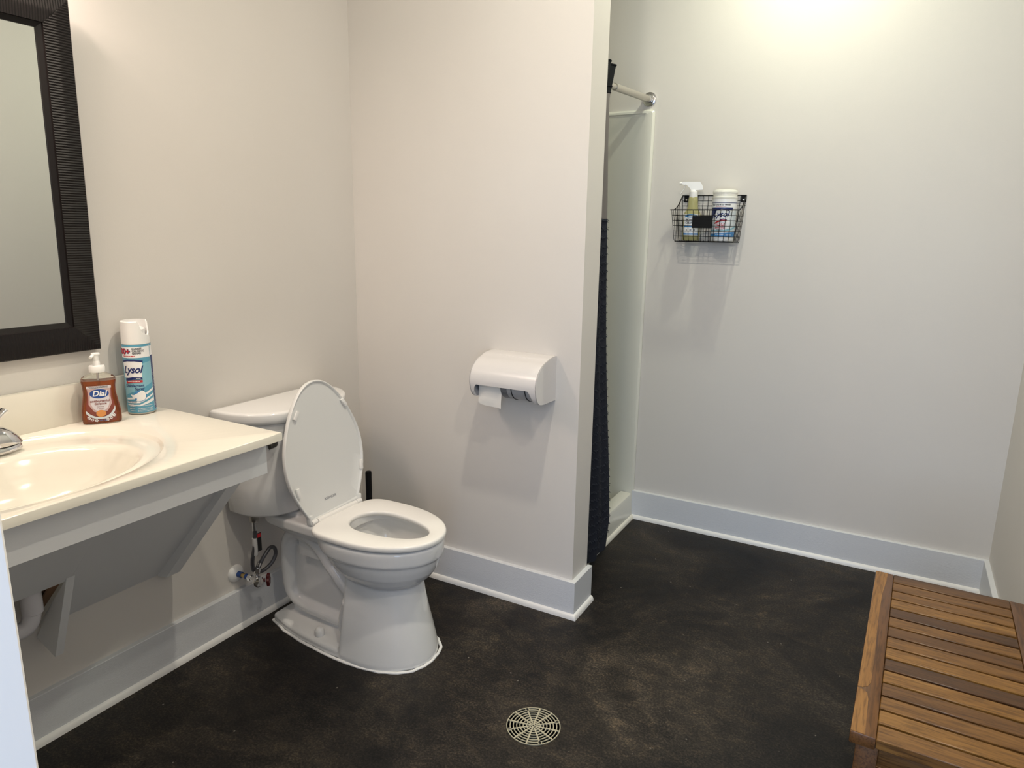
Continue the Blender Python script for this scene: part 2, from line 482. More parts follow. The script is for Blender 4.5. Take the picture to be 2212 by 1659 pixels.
# waste pipe
wp = thing('waste_pipe', 'white plastic drain pipe elbow hanging under the sink counter', 'pipe', (.12, -1.36, .42))
bm = NB()
tube(bm, smooth_path([(.12, -1.353, .70), (.12, -1.353, .60), (.12, -1.353, .50), (.12, -1.355, .44), (.118, -1.366, .408), (.11, -1.39, .396), (.095, -1.43, .394), (.04, -1.52, .394), (.001, -1.56, .394)], 5), .0205, 20)
obj('bend', bm, pvc_m, wp)
bm = NB(); lathe(bm, [(.0215, 0), (.0235, .002), (.0235, .055), (.021, .06)], (.12, -1.353, .436), n=28); obj('coupling', bm, pvc_m, wp)

# faucet
fa = thing('faucet', 'chrome two-handle faucet behind the basin of the sink counter', 'faucet', (.115, -1.43, ZC))
def fring(y, rx, ry, z, n=48): return [(.118+rx*math.cos(2*PI*i/n), y+ry*math.copysign(abs(math.sin(2*PI*i/n))**.8, math.sin(2*PI*i/n)), ZC+z) for i in range(n)]
bm = NB(); loft(bm, [fring(-1.43, .031*k, .106*(1-(1-k)*.3), z) for z, k in ((0, 1), (.008, 1), (.0125, .9))]); obj('base_plate', bm, chrome, fa)
for sg in (-1, 1):
    yh = -1.43+sg*.057
    bm = NB(); loft(bm, [fring(yh, .026, .042, .0125), fring(yh, .026, .042, .016)]); hb = obj('handle_skirt', bm, blackp, fa)
    bm = NB(); loft(bm, [fring(yh, .030, .050, .016), fring(yh-sg*.001, .0305, .0495, .019), fring(yh-sg*.003, .0285, .044, .032), fring(yh-sg*.006, .024, .035, .046), fring(yh-sg*.009, .017, .024, .056), fring(yh-sg*.011, .008, .012, .061)])
    hb = obj('handle', bm, chrome, fa)
    bm = NB(); tube(bm, smooth_path([(.118, yh-sg*.012, ZC+.056), (.118, yh, ZC+.074), (.116, yh+sg*.012, ZC+.086), (.113, yh+sg*.022, ZC+.093)], 5), lambda t: .006+.003*t, 14, side=(1, 0, 0), flat=lambda t: .008+.006*t)
    obj('lever', bm, chrome, hb)
bm = NB(); tube(bm, smooth_path([(.112, -1.43, ZC+.015), (.112, -1.43, ZC+.075), (.135, -1.43, ZC+.11), (.18, -1.43, ZC+.112), (.225, -1.43, ZC+.085)], 6), lambda t: .017-.005*t, 20)
obj('spout', bm, chrome, fa)

# ------------------------------------------------------------------ soap bottle
sb = thing('soap_bottle', 'clear pump bottle of amber hand soap with Dial label on the counter', 'soap bottle', (.072, -1.105, ZC))
sc = Vector((.070, -1.100, ZC+.0004)); an = rad(-33)
nx = Vector((math.cos(an), math.sin(an), 0)); ux = Vector((-math.sin(an), math.cos(an), 0))
SW = [(0, .0425, .020), (.003, .0455, .0225), (.012, .0465, .024), (.035, .0455, .024), (.060, .0415, .0225), (.082, .0380, .021), (.100, .0385, .021),
      (.112, .0405, .0215), (.120, .0405, .021), (.126, .037, .020), (.131, .029, .018), (.135, .018, .015), (.139, .0145, .0145), (.147, .0145, .0145)]
def sw(z):
    for (a, b, c), (d, e, f) in zip(SW, SW[1:]):
        if a <= z <= d:
            t = (z-a)/(d-a); return b+(e-b)*t, c+(f-c)*t
    return SW[-1][1:]
def sring(z, hw, hd, n=48, e=.72):
    return [sc + ux*hw*sgnp(math.cos(2*PI*i/n), e) + nx*hd*sgnp(math.sin(2*PI*i/n), e) + Vector((0, 0, z)) for i in range(n)]
def ssurf(s, z, off=.0006):
    hw, hd = sw(z); k = min(abs(s)/hw, .999); d = hd*(1-k**(2/.72))**(.72/2)
    return sc + ux*s + nx*(d+off) + Vector((0, 0, z))
glass_m = pbr('clear bottle plastic', (.93, .93, .90), .04, Transmission_Weight=1, IOR=1.25)
soap_m = pbr('amber liquid soap', (.52, .13, .03), .06, Transmission_Weight=.72, IOR=1.3)
zz = []
for (a, b, c), (d, e, f) in zip(SW, SW[1:]):
    for i in range(4): t = i/4; zz.append((a+(d-a)*t, b+(e-b)*t, c+(f-c)*t))
zz.append(SW[-1])
bm = NB(); loft(bm, [sring(z, a, b) for z, a, b in zz]); obj('bottle', bm, glass_m, sb)
bm = NB(); zl = [q for q in zz if q[0] < .117]
loft(bm, [sring(max(z, .002), a-.0022, b-.0022) for z, a, b in zl]); obj('liquid', bm, soap_m, sb)
LB = [(-.033, .008), (.034, .008), (.0355, .03), (.033, .05), (.0295, .07), (.0285, .09), (.029, .104), (-.029, .104), (-.0285, .09), (-.0295, .07), (-.033, .05), (-.0355, .03)]
lb = decal('label', LB, lambda s, z: ssurf(s, z, .0006), ink['maroon'], sb)
decal('label_fade', [[(-.027, .099), (-.0255, .075), (-.027, .055), (-.016, .036), (0, .030), (.016, .036), (.027, .055), (.0255, .075), (.027, .099)]], lambda s, z: ssurf(s, z, .0008), ink['mauve'], lb)
decal('label_center', [ell(0, .066, .0225, .031)], lambda s, z: ssurf(s, z, .0010), ink['lav'], lb)
decal('label_header', rect(-.0285, .0285, .0965, .104), lambda s, z: ssurf(s, z, .0011), ink['lav'], lb)
decal('header_print', squiggle(3, -.024, .024, .1018, .0016)+squiggle(4, -.022, .022, .0990, .0016), lambda s, z: ssurf(s, z, .0013), ink['black'], lb)
decal('blue_oval', [ell(0, .083, .0222, .0122)], lambda s, z: ssurf(s, z, .0013), ink['royal'], lb)
lettering('brand_lettering', [('Dial', 0, .083, .0205, .25, 'CENTER', .022, 1.0)], lambda s, z: ssurf(s, z, .0016), ink['white'], lb)
lettering('small_lettering', [('antibacterial', 0, .0635, .0092, 0, 'CENTER', .015, 1.0), ('defense', .001, .0562, .0092, 0, 'CENTER', .015, 1.0),
                              ('hand soap', 0, .0485, .0042), ('+ glycerin', 0, .0432, .0042)], lambda s, z: ssurf(s, z, .0014), ink['maroon'], lb)
decal('orange_seal', [ell(0, .030, .0115, .0092)], lambda s, z: ssurf(s, z, .0017), ink['orange'], lb)
sw_ = [(-.034, .038), (-.024, .028), (-.010, .0215), (.006, .0205), (.020, .027), (.030, .040), (.033, .048), (.033, .036), (.024, .022), (.010, .0155), (-.008, .0155), (-.024, .021), (-.034, .030)]
decal('splash', [sm(sw_)], lambda s, z: ssurf(s, z, .0015), ink['pale'], lb)
fl = []
for cx, cy in ((-.022, .014), (-.012, .0115), (.022, .0165), (.029, .022), (.014, .0125), (-.029, .019)):
    for k in range(5):
        a = k*1.256; fl.append(ell(cx+.0028*math.cos(a), cy+.0028*math.sin(a), .0019, .0013, 8))
decal('white_flowers', fl, lambda s, z: ssurf(s, z, .0018), ink['white'], lb)
lettering('volume_lettering', [('11 FL OZ', .002, .0105, .0052, 0, 'CENTER', .01)], lambda s, z: ssurf(s, z, .0019), ink['blue'], lb)
bm = NB(); lathe(bm, [(.0185, .1385), (.019, .140), (.019, .153), (.0175, .1555), (.009, .156), (.0085, .164), (.0075, .168)], sc, n=40)
pump = obj('pump_collar', bm, white_pl, sb)
bm = NB(); lathe(bm, [(.006, .160), (.0065, .177), (.007, .183)], sc, n=24)
tube(bm, smooth_path([sc+Vector((0, 0, .178))-ux*.012+nx*.012, sc+Vector((0, 0, .183))-ux*.006+nx*.005, sc+Vector((0, 0, .185)), sc+Vector((0, 0, .186))+ux*.004], 3), .0038, 14, side=nx, flat=.005)
loft(bm, [[sc+ux*(.0105*k*math.cos(2*PI*i/32))+nx*(.0085*k*math.sin(2*PI*i/32))+Vector((0, 0, z)) for i in range(32)] for z, k in ((.1825, .8), (.184, 1), (.1875, 1), (.189, .85))])
obj('pump_head', bm, white_pl, pump)
bm = NB(); cyl(bm, sc+Vector((0, 0, .02)), sc+Vector((0, 0, .139)), .0028, n=12); obj('dip_tube', bm, white_pl, sb)

# ------------------------------------------------------------------ disinfectant can
CR = .0365; cc = Vector((.058, -.978, ZC+.0004)); th0 = rad(-57)
can = thing('spray_can', 'tall blue Lysol disinfectant spray can with white cap on the counter', 'spray can', cc)
bm = NB(); lathe(bm, [(CR-.003, 0), (CR-.0005, .0015), (CR, .004), (CR, .006)], cc, n=64, cap1=False)
lathe(bm, [(CR-.0006, .006), (CR-.0006, .198), (CR-.003, .201)], cc, n=64); obj('can_rim', bm, steel, can)
bm = NB(); lathe(bm, [(CR, .0055), (CR, .1985)], cc, n=96, cap0=False, cap1=False); body = obj('can_body', bm, ink['sky'], can)
def csf(off): return lambda s, z: cc + Vector((math.cos(th0+s/CR)*(CR+off), math.sin(th0+s/CR)*(CR+off), z))
A = CR
decal('pale_band', [[(-.8*A, .055), (1.45*A, .09), (1.45*A, .150), (-.8*A, .135)]], csf(.0002), ink['skyl'], body)
decal('white_header', rect(-.9*A, 1.42*A, .162, .192), csf(.0004), ink['white'], body)
decal('side_panel', rect(1.52*A, 3.3*A, .012, .165), csf(.0004), ink['navy'], body)
decal('side_panel_header', rect(1.50*A, 3.3*A, .165, .192), csf(.0004), ink['white'], body)
decal('divider', [rect(1.43*A, 1.455*A, .02, .198)], csf(.0006), ink['white'], body)
decal('side_print', sum([squiggle(30+i, 1.58*A, 2.3*A, .016+i*.0042, .0013) for i in range(24)], []), csf(.0007), ink['pale'], body)
lettering('number_outline', [('100+', -.62*A, .179, .021, 0, 'CENTER', .07)], csf(.0006), ink['navy'], body)
lettering('number_lettering', [('100+', -.64*A, .1793, .021, 0, 'CENTER', .03)], csf(.0009), ink['red'], body)
lettering('header_lettering', [('ILLNESS', .10*A, .1865, .0072, 0, 'LEFT', .03), ('CAUSING', .10*A, .1805, .0072, 0, 'LEFT', .03), ('GERMS', .10*A, .1745, .0072, 0, 'LEFT', .03)], csf(.0007), ink['black'], body)
decal('header_print', squiggle(8, -.7*A, .35*A, .167, .0025), csf(.0007), ink['red'], body)
bd = [(-.78*A, .150), (-.3*A, .154), (.2*A, .154), (.72*A, .150), (.68*A, .128), (.62*A, .106), (-.7*A, .106)]
bo = [(-.84*A, .153), (-.3*A, .1575), (.2*A, .1575), (.78*A, .153), (.74*A, .146), (.68*A, .149), (.2*A, .1525), (-.3*A, .1525), (-.74*A, .149), (-.8*A, .145)]
decal('badge', [bd], csf(.0007), ink['white'], body); decal('badge_arch', [bo], csf(.0009), ink['navy'], body)
lettering('brand_lettering', [('Lysol', -.03*A, .1285, .0275, .35, 'CENTER', .03, .86)], csf(.0012), ink['navy'], body)
decal('blue_ribbon', [[(-.6*A, .104), (0, .1085), (.62*A, .107), (.66*A, .1005), (0, .101), (-.6*A, .097)]], csf(.0010), ink['navy'], body)
decal('red_ribbon', [[(-.55*A, .0965), (0, .0995), (.64*A, .0985), (.64*A, .0925), (0, .0925), (-.55*A, .089)]], csf(.0011), ink['red'], body)
decal('ribbon_print', squiggle(9, .25*A, .55*A, .1045, .0014)+squiggle(10, -.4*A, .45*A, .0955, .0018), csf(.0014), ink['white'], body)
lettering('product_lettering', [('Disinfectant', .72*A, .0835, .0105, 0, 'RIGHT', .02), ('Spray', .72*A, .0745, .0105, 0, 'RIGHT', .02)], csf(.0007), ink['navy'], body)
decal('streaks', [[(-.7*A, .048), (.2*A, .052), (1.42*A, .074), (1.42*A, .067), (.2*A, .046), (-.7*A, .043)], [(-.7*A, .038), (.3*A, .040), (1.42*A, .058), (1.42*A, .053), (.3*A, .034), (-.7*A, .034)],
                  [(-.7*A, .030), (.3*A, .029), (1.42*A, .046), (1.42*A, .036), (.3*A, .025), (-.7*A, .028)]], csf(.0006), ink['white'], body)
decal('swirl_shadow', [ell(.38*A, .054, .0165, .0155)], csf(.0008), ink['blue'], body)
decal('white_swirl', [sm([(-.28*A, .0585), (-.05*A, .0575), (.2*A, .062), (.5*A, .069), (.72*A, .064), (.78*A, .054), (.68*A, .044), (.4*A, .040), (.1*A, .0415), (.15*A, .047), (-.1*A, .049)])], csf(.0010), ink['white'], body)
lettering('small_lettering', [('CRISP LINEN', -.25*A, .0375, .0048, 0, 'CENTER', .02)], csf(.0011), ink['navy'], body)
decal('fine_print', squiggle(1, .15*A, 1.3*A, .018, .0018)+squiggle(2, .15*A, 1.3*A, .0135, .0014)+squiggle(5, .15*A, 1.35*A, .010, .0014)+squiggle(6, .5*A, 1.3*A, .0255, .0016)
      + squiggle(7, -.45*A, -.05*A, .030, .002)+squiggle(11, -.45*A, -.02*A, .025, .002)+squiggle(12, -.5*A, 0, .018, .002)+squiggle(13, -.45*A, -.05*A, .012, .002), csf(.0008), ink['pale'], body)
# cap: cylinder with a scooped finger opening on the right
bm = NB(); n = 72; CTOP = .262; rings = []
tc_ = rad(-32+62)   # direction of the notch (towards picture right)
def ctop(a):
    d = abs((a-tc_+PI) % (2*PI)-PI)
    if d < rad(34): return .222+.010*(d/rad(34))
    if d < rad(48): return .232+(CTOP-.232)*((d-rad(34))/rad(14))**.6
    return CTOP
for fz, r in ((0, CR-.0006), (.02, CR-.0006), (.5, CR-.0012), (.97, CR-.0022), (1, CR-.004)):
    rings.append([cc+Vector((math.cos(2*PI*i/n)*r, math.sin(2*PI*i/n)*r, .199+(ctop(2*PI*i/n)-.199)*fz)) for i in range(n)])
for fz, r in ((.995, CR-.006), (.0, CR-.006)):
    rings.append([cc+Vector((math.cos(2*PI*i/n)*r, math.sin(2*PI*i/n)*r, .2+(ctop(2*PI*i/n)-.2)*fz)) for i in range(n)])
loft(bm, rings); cap = obj('cap', bm, white_pl, can)
bm = NB(); lathe(bm, [(.026, .2005), (.026, .238), (.022, .243), (.012, .246), (.011, .252), (.003, .253)], cc, n=32); obj('spray_button', bm, white_pl, cap)

# ------------------------------------------------------------------ toilet
YC = -.486
toi = thing('toilet', 'white two-piece toilet with raised lid between counter and partition wall', 'toilet', (.35, YC, 0))
RO = []
def add_loft(bm, rings): loft(bm, rings)
bm = NB()
# bowl
add_loft(bm, [egg(.43, .648, .54, .090, .255, YC, eb=.7), egg(.415, .664, .53, .108, .268, YC), egg(.39, .688, .52, .132, .288, YC),
              egg(.365, .706, .51, .148, .312, YC), egg(.348, .717, .50, .157, .338, YC), egg(.340, .7225, .495, .1615, .358, YC),
              egg(.336, .7245, .49, .1635, .3625, YC), egg(.333, .7285, .49, .167, .364, YC), egg(.32, .7305, .485, .1685, .374, YC), egg(.305, .733, .485, .170, .398, YC), egg(.30, .732, .485, .1695, .409, YC), egg(.303, .727, .485, .165, .4155, YC)])
# front pedestal: D-shaped in plan, crisp rear ridges
def dsh(xb, xf, xm, hw, z): return egg(xb, xf, xm, hw, z, YC, eb=.2, ef=.96)
add_loft(bm, [dsh(.428, .704, .50, .1525, 0), dsh(.428, .703, .50, .152, .018), dsh(.428, .698, .50, .1465, .045), dsh(.428, .688, .50, .136, .095), dsh(.428, .675, .50, .122, .155), dsh(.428, .663, .50, .111, .215), dsh(.43, .653, .50, .104, .285)])
# foot flange following the floor outline
def foot(z, k=0, inner=0):
    P = [(.076, .088), (.16, .116), (.251, .134), (.373, .1465), (.45, .150), (.52, .1475), (.596, .133), (.651, .107), (.685, .075), (.700, .035), (.703, 0)]
    Q_ = [(x-k*(1 if x > .5 else -1)-(inner if x > .5 else 0), max(0, y-k-(inner if x > .42 else 0))) for x, y in P]
    return [(x, YC+y, z) for x, y in Q_]+[(x, YC-y, z) for x, y in Q_[-2::-1]]
add_loft(bm, [foot(0, 0, .003), foot(.022, 0, .003), foot(.030, .006, .003), foot(.034, .03, .003)])
# web and trapway
box(bm, .13, .45, YC-.045, YC+.045, .02, .30)
box(bm, .20, .45, YC-.07, YC+.07, .28, .36)
tp = smooth_path([(.52, YC, .175), (.44, YC, .180), (.39, YC, .205), (.335, YC, .262), (.285, YC, .320), (.235, YC, .350), (.175, YC, .350), (.136, YC, .315), (.124, YC, .25), (.124, YC, .17), (.132, YC, .115), (.17, YC, .082), (.25, YC, .070), (.36, YC, .066), (.47, YC, .068)], 6)
tube(bm, tp, lambda t: .036, 24, side=(0, 1, 0), flat=lambda t: .070+.012*math.sin(PI*min(1, t*1.3)))
tube(bm, smooth_path([(.405, YC-.055, .06), (.405, YC-.055, .10), (.425, YC-.055, .17)], 5), .028, 16, side=(0, 1, 0), flat=.045)
tube(bm, smooth_path([(.405, YC+.055, .06), (.405, YC+.055, .10), (.425, YC+.055, .17)], 5), .028, 16, side=(0, 1, 0), flat=.045)
# tank shelf
def shelf(z, k, x0=.06): return egg(x0, .46, .30, k, z, YC, eb=.35, ef=.7)
add_loft(bm, [shelf(.345, .075, .12), shelf(.375, .105, .09), shelf(.392, .122, .06), shelf(.420, .125, .055), shelf(.426, .120, .06)])
box(bm, .11, .22, YC-.085, YC+.085, .420, .441, .008)
raw = obj('bowl', bm, ceramic, toi)
raw.matrix_parent_inverse = Matrix.Identity(4); raw.parent = None
m = raw.modifiers.new('r', 'REMESH'); m.mode = 'VOXEL'; m.voxel_size = .004
m = raw.modifiers.new('s', 'SMOOTH'); m.iterations = 5; m.factor = .5
bake(raw)
# hollow of the bowl
bc = NB(); loft(bc, [egg(.52, .56, .54, .02, .20, YC), egg(.475, .60, .53, .055, .215, YC), egg(.445, .64, .52, .085, .26, YC), egg(.405, .68, .505, .122, .33, YC), egg(.385, .702, .50, .136, .375, YC), egg(.385, .700, .50, .134, .392, YC), egg(.400, .690, .50, .118, .400, YC), egg(.400, .690, .50, .118, .45, YC)])
bmesh.ops.recalc_face_normals(bc, faces=bc.faces)
cme = bpy.data.meshes.new('cut'); bc.to_mesh(cme); bc.free(); cut = bpy.data.objects.new('cut', cme); COL.objects.link(cut)
m = raw.modifiers.new('b', 'BOOLEAN'); m.object = cut; m.operation = 'DIFFERENCE'; m.solver = 'EXACT'
bake(raw)
bpy.data.objects.remove(cut)
raw.parent = toi; raw.matrix_parent_inverse = Matrix.Translation(-toi.location)
bb = NB(); bb.from_mesh(raw.data); sharp(bb, 45); bb.to_mesh(raw.data); bb.free()
bm = NB(); loft(bm, [egg(.452, .632, .52, .078, .242, YC), egg(.452, .632, .52, .078, .245, YC)]); obj('water', bm, water_m, toi)
for sg in (-1, 1):
    bm = NB(); lathe(bm, [(.0165, -.004), (.0165, .006), (.0155, .014), (.011, .021), (.005, .0245), (.001, .025)], (.322, YC+sg*.112, .037), n=28); obj('bolt_cap', bm, white_pl, toi)
# caulk bead
bm = NB(); fo = [Vector((p[0]+(.003 if p[0] > .35 else 0), p[1]+(.004 if p[1] > YC else -.004), .0005)) for p in foot(0)]
fo = [p for a, b in zip(fo, fo[1:]+fo[:1]) for p in (a, a.lerp(b, .33), a.lerp(b, .66))]
fo = [p+Vector((random.uniform(-.0012, .0012), random.uniform(-.0012, .0012), 0)) for p in fo]
tube(bm, fo, .0052, 8, closed=True); obj('caulk_bead', bm, caulk_m, toi)

# tank
def tring(x0, xf, hw, z, n=64, pw=3.1, r=.02):
    pts = []
    # flat back, bowed front
    m_ = 40
    for i in range(m_+1):
        t = -1+2*i/m_; tt = math.copysign(abs(t)**.8, t) if False else math.sin(t*PI/2)
        d = (1-abs(tt)**pw)**(1/2.2)
        pts.append((x0+.035+(xf-x0-.035)*d, YC+hw*tt, z))
    k = .006
    pts += [(x0+k, YC+hw, z), (x0, YC+hw-k, z), (x0, YC, z), (x0, YC-hw+k, z), (x0+k, YC-hw, z)]
    return pts
bm = NB()
loft(bm, [tring(.045, .195, .180, .4415), tring(.032, .210, .199, .444), tring(.026, .218, .206, .453), tring(.022, .226, .213, .55), tring(.020, .231, .221, .65), tring(.020, .234, .226, .77)])
tank = obj('tank', bm, ceramic, toi, ang=50)
bm = NB()
loft(bm, [tring(.014, .239, .236, .766), tring(.012, .244, .240, .769), tring(.012, .246, .242, .780), tring(.012, .2475, .243, .797), tring(.0135, .2455, .2415, .8015), tring(.018, .241, .237, .8045), tring(.03, .23, .227, .8055)])
obj('tank_lid', bm, ceramic, toi, ang=50)
bm = NB(); cyl(bm, (.17, -.662, .708), (.222, -.662, .708), .010, n=20)
tube(bm, smooth_path([(.222, -.648, .708), (.232, -.662, .709), (.238, -.690, .7095)], 4), .006, 14, side=(0, 0, 1), flat=.010); obj('flush_lever', bm, pbr('dark nickel', (.16, .155, .15), .3, 1), tank)

# seat ring
ZS = .440
bm = NB(); N_ = 96
def so(k, z): 
    return egg(.325+k, .738-k, .480, .173-k, z, YC, N_, eb=.42, ef=.97, ye=1)
def si(k, z): return egg(.402-k, .690+k, .50, .083+k, z, YC, N_, eb=.9, ef=1.0)
loopz = [so(.0015, ZS-.018), so(0, ZS-.014), so(0, ZS-.006), so(.0022, ZS-.0015), so(.007, ZS), si(.007, ZS), si(.002, ZS-.002), si(0, ZS-.007), si(.002, ZS-.014), si(.005, ZS-.017)]
R = [[bm.verts.new(p) for p in q] for q in loopz]
for a in range(len(R)):
    A_, B_ = R[a], R[(a+1) % len(R)]
    for i in range(N_): bm.faces.new((A_[i], A_[(i+1) % N_], B_[(i+1) % N_], B_[i]))
# little notch-free rear edge; rubber feet underneath
seat = obj('seat', bm, seat_m, toi, ang=50)
bm = NB(); box(bm, .64, .662, YC-.10, YC-.075, ZS-.0215, ZS-.016, .002); obj('seat_bumper', bm, white_pl, seat)
bm = NB(); tube(bm, [(.316, YC-.094, ZS-.0035), (.316, YC+.094, ZS-.0035)], .0105, 20); box(bm, .306, .334, YC-.094, YC+.094, .4225, ZS-.0015, .003); obj('hinge_bar', bm, seat_m, toi)
for sg in (-1, 1):
    bm = NB(); box(bm, .285, .322, YC+sg*.108-.011, YC+sg*.108+.011, .4205, .431, .003)
    cyl(bm, (.314, YC+sg*.108-.0115, ZS-.003), (.314, YC+sg*.108+.0115, ZS-.003), .0105, n=24); obj('hinge_post', bm, white_pl, toi)

# lid: leaning back against the tank; local frame s up the lid, w across, n outwards (towards +x)
hp = Vector((.3095, YC-.003, ZS+.001)); la = rad(90)+math.atan(.14)
sd = Vector((math.cos(la), 0, math.sin(la))); nd = Vector((math.sin(la), 0, -math.cos(la)))
LO = [(0, .118), (.012, .119), (.03, .128), (.055, .141), (.085, .155), (.12, .1675), (.16, .1755), (.20, .1775), (.24, .1735), (.28, .1625), (.32, .146), (.355, .128), (.39, .105), (.42, .079), (.44, .054), (.452, .029), (.457, 0)]
LOs = smooth_path([(a, b, 0) for a, b in LO], 4)
def lid_out(k):
    P = [(p.x, p.y) for p in LOs]
    P = P + [(a, -b) for a, b in P[-2::-1]]
    fs, fw = 1-k/.229, 1-k/.178
    c_, s_ = math.cos(-.036), math.sin(-.036)
    P = [((.228+(a-.228)*fs)*.993, b*fw*1.005) for a, b in P]
    return [(a*c_-b*s_, a*s_+b*c_) for a, b in P]
def lp(s, w, o): return hp+sd*s+nd*o+Vector((0, 1, 0))*w
bm = NB()
loops = [(.003, -.0095), (0, -.006), (0, .004), (.002, .0065), (.005, .0065), (.008, .003), (.010, 0.0)]
rings = [[lp(s, w, o) for s, w in lid_out(k)] for k, o in loops]
for q, o in ((.04, -.0004), (.10, -.0012)): rings.append([lp(s, w, o) for s, w in lid_out(.010+q)])
back = [[lp(s, w, o) for s, w in lid_out(k)] for k, o in ((.16, -.013), (.08, -.0125), (.03, -.0115), (.01, -.0105))]
loft(bm, back + rings)
lid = obj('lid', bm, lid_m, toi, ang=55)
for sg in (-1, 1):
    bm = NB(); box(bm, .296, .318, YC+sg*.1165-.008, YC+sg*.1165+.008, .428, .464, .005); obj('hinge_tab', bm, lid_m, lid)
for s, w, a in ((.355, .108, 60), (.355, -.112, -60), (.120, .151, -12), (.108, -.150, 12)):
    bm = NB()
    for v in box(bm, -.016, .016, -.006, .006, 0, .010, .0015): pass
    rm = Matrix.Rotation(rad(-a*.55), 3, 'Z')
    for v in bm.verts:
        q = rm @ v.co; v.co = lp(s+q.x, w+q.y, q.z)
    obj('lid_bumper', bm, white_pl, lid)
lettering('brand_lettering', [('KOHLER', 0, 0, .0125, 0, 'CENTER', .01, 1.15)], lambda a, b: lp(.052+b, -.012+a, .0010), ink['grey'], lid)

# ------------------------------------------------------------------ water supply valve and hose
sv = thing('water_supply_valve', 'chrome shutoff valve with braided hose looping up to the toilet tank', 'valve', (0, -.655, .19))
vy, vz = -.660, .203
bm = NB(); lathe(bm, [(.031, 0), (.031, .003), (.027, .009), (.017, .014), (.012, .0155)], (0, vy-.004, vz), (1, 0, 0), 40); obj('escutcheon', bm, white_pl, sv)
bm = NB(); cyl(bm, (.012, vy-.003, vz), (.032, vy-.002, vz), .0105, n=20); obj('blue_seal', bm, blue_m, sv)
bm = NB(); cyl(bm, (.030, vy-.002, vz), (.053, vy-.001, vz), .0080, n=20); obj('pipe_stub', bm, brass, sv)
bm = NB(); cyl(bm, (.050, vy-.001, vz), (.066, vy, vz), .0095, n=20); obj('blue_seal', bm, blue_m, sv)
bm = NB(); cyl(bm, (.064, vy, vz), (.078, vy, vz), .0125, n=6); cyl(bm, (.076, vy, vz), (.108, vy, vz), .0095, n=20)
cyl(bm, (.098, vy, vz), (.098, vy+.006, vz+.030), .007, n=20); lathe(bm, [(.015, 0), (.0185, .003), (.0185, .011), (.015, .015), (.004, .016)], (.104, vy, vz-.004), (1, -.25, .1), 28); obj('valve_body', bm, chrome, sv)
bm = NB(); cyl(bm, (.104, vy+.004, vz-.004), (.118, vy+.022, vz-.006), .006, n=14)
hc = Vector((.120, vy+.026, vz-.006)); ha = Vector((.75, .62, 0)).normalized(); hu = Vector((-.62, .75, 0)).normalized(); rings = []
for d, k in ((0, .8), (.002, 1), (.010, 1), (.012, .8)):
    rings.append([hc+ha*d+hu*(.015+.0025*math.cos(6*PI*2*i/48))*k*math.cos(2*PI*i/48)+Vector((0, 0, 1))*(.021+.0025*math.cos(6*PI*2*i/48))*k*math.sin(2*PI*i/48) for i in range(48)])
loft(bm, rings); obj('valve_handle', bm, redh, sv)
bm = NB(); cyl(bm, (.098, vy+.005, vz+.024), (.100, vy+.009, vz+.042), .011, n=6); cyl(bm, (.100, vy+.009, vz+.042), (.104, vy+.014, vz+.060), .0075, n=16); obj('coupling_nut', bm, chrome, sv)
tx, ty = .105, -.657
bm = NB()
tube(bm, smooth_path([(.102, -.648, .245), (.106, -.638, .266), (.108, -.622, .284), (.106, -.598, .298), (.104, -.578, .288), (.102, -.573, .262), (.100, -.588, .238), (.094, -.611, .222), (.090, -.634, .219),
                      (.088, -.654, .229), (.092, -.664, .247), (.098, -.668, .282), (tx, -.662, .33), (tx, ty, .37), (tx, ty, .41)], 8), .0066, 14)
obj('braided_hose', bm, braid, sv)
bm = NB(); cyl(bm, (tx, ty, .385), (tx, ty, .423), .0078, n=16); obj('ferrule', bm, chrome, sv)
bm = NB(); lathe(bm, [(.012, .415), (.0155, .420), (.0165, .425), (.0165, .4405)], (tx, ty, 0), n=12); obj('tank_nut', bm, steel, sv)
bm = NB(); lathe(bm, [(.0080, .296), (.0084, .298), (.0084, .356), (.0080, .358)], (tx, ty-.003, 0), n=16); tg = obj('white_tag', bm, pbr('tag', (.42, .42, .42), .6), sv)
bm = NB(); box(bm, tx+.004, tx+.0046, ty+.004, ty+.021, .306, .372); bt = obj('black_tag', bm, blackp, tg)
bm = NB(); box(bm, tx+.0046, tx+.0050, ty+.005, ty+.019, .356, .369); obj('tag_print', bm, ink['red'], bt)

# ------------------------------------------------------------------ toilet brush
br = thing('toilet_brush', 'black toilet brush handle standing in the corner behind the toilet', 'toilet brush', (.13, -.108, 0))
bm = NB(); lathe(bm, [(.045, 0), (.047, .003), (.047, .12), (.040, .128), (.018, .13)], (.13, -.108, 0), n=40); obj('holder', bm, black_m, br)
bm = NB(); lathe(bm, [(.0125, .13), (.0125, .425), (.0115, .432), (.004, .434)], (.13, -.108, 0), n=24); obj('handle', bm, black_m, br)

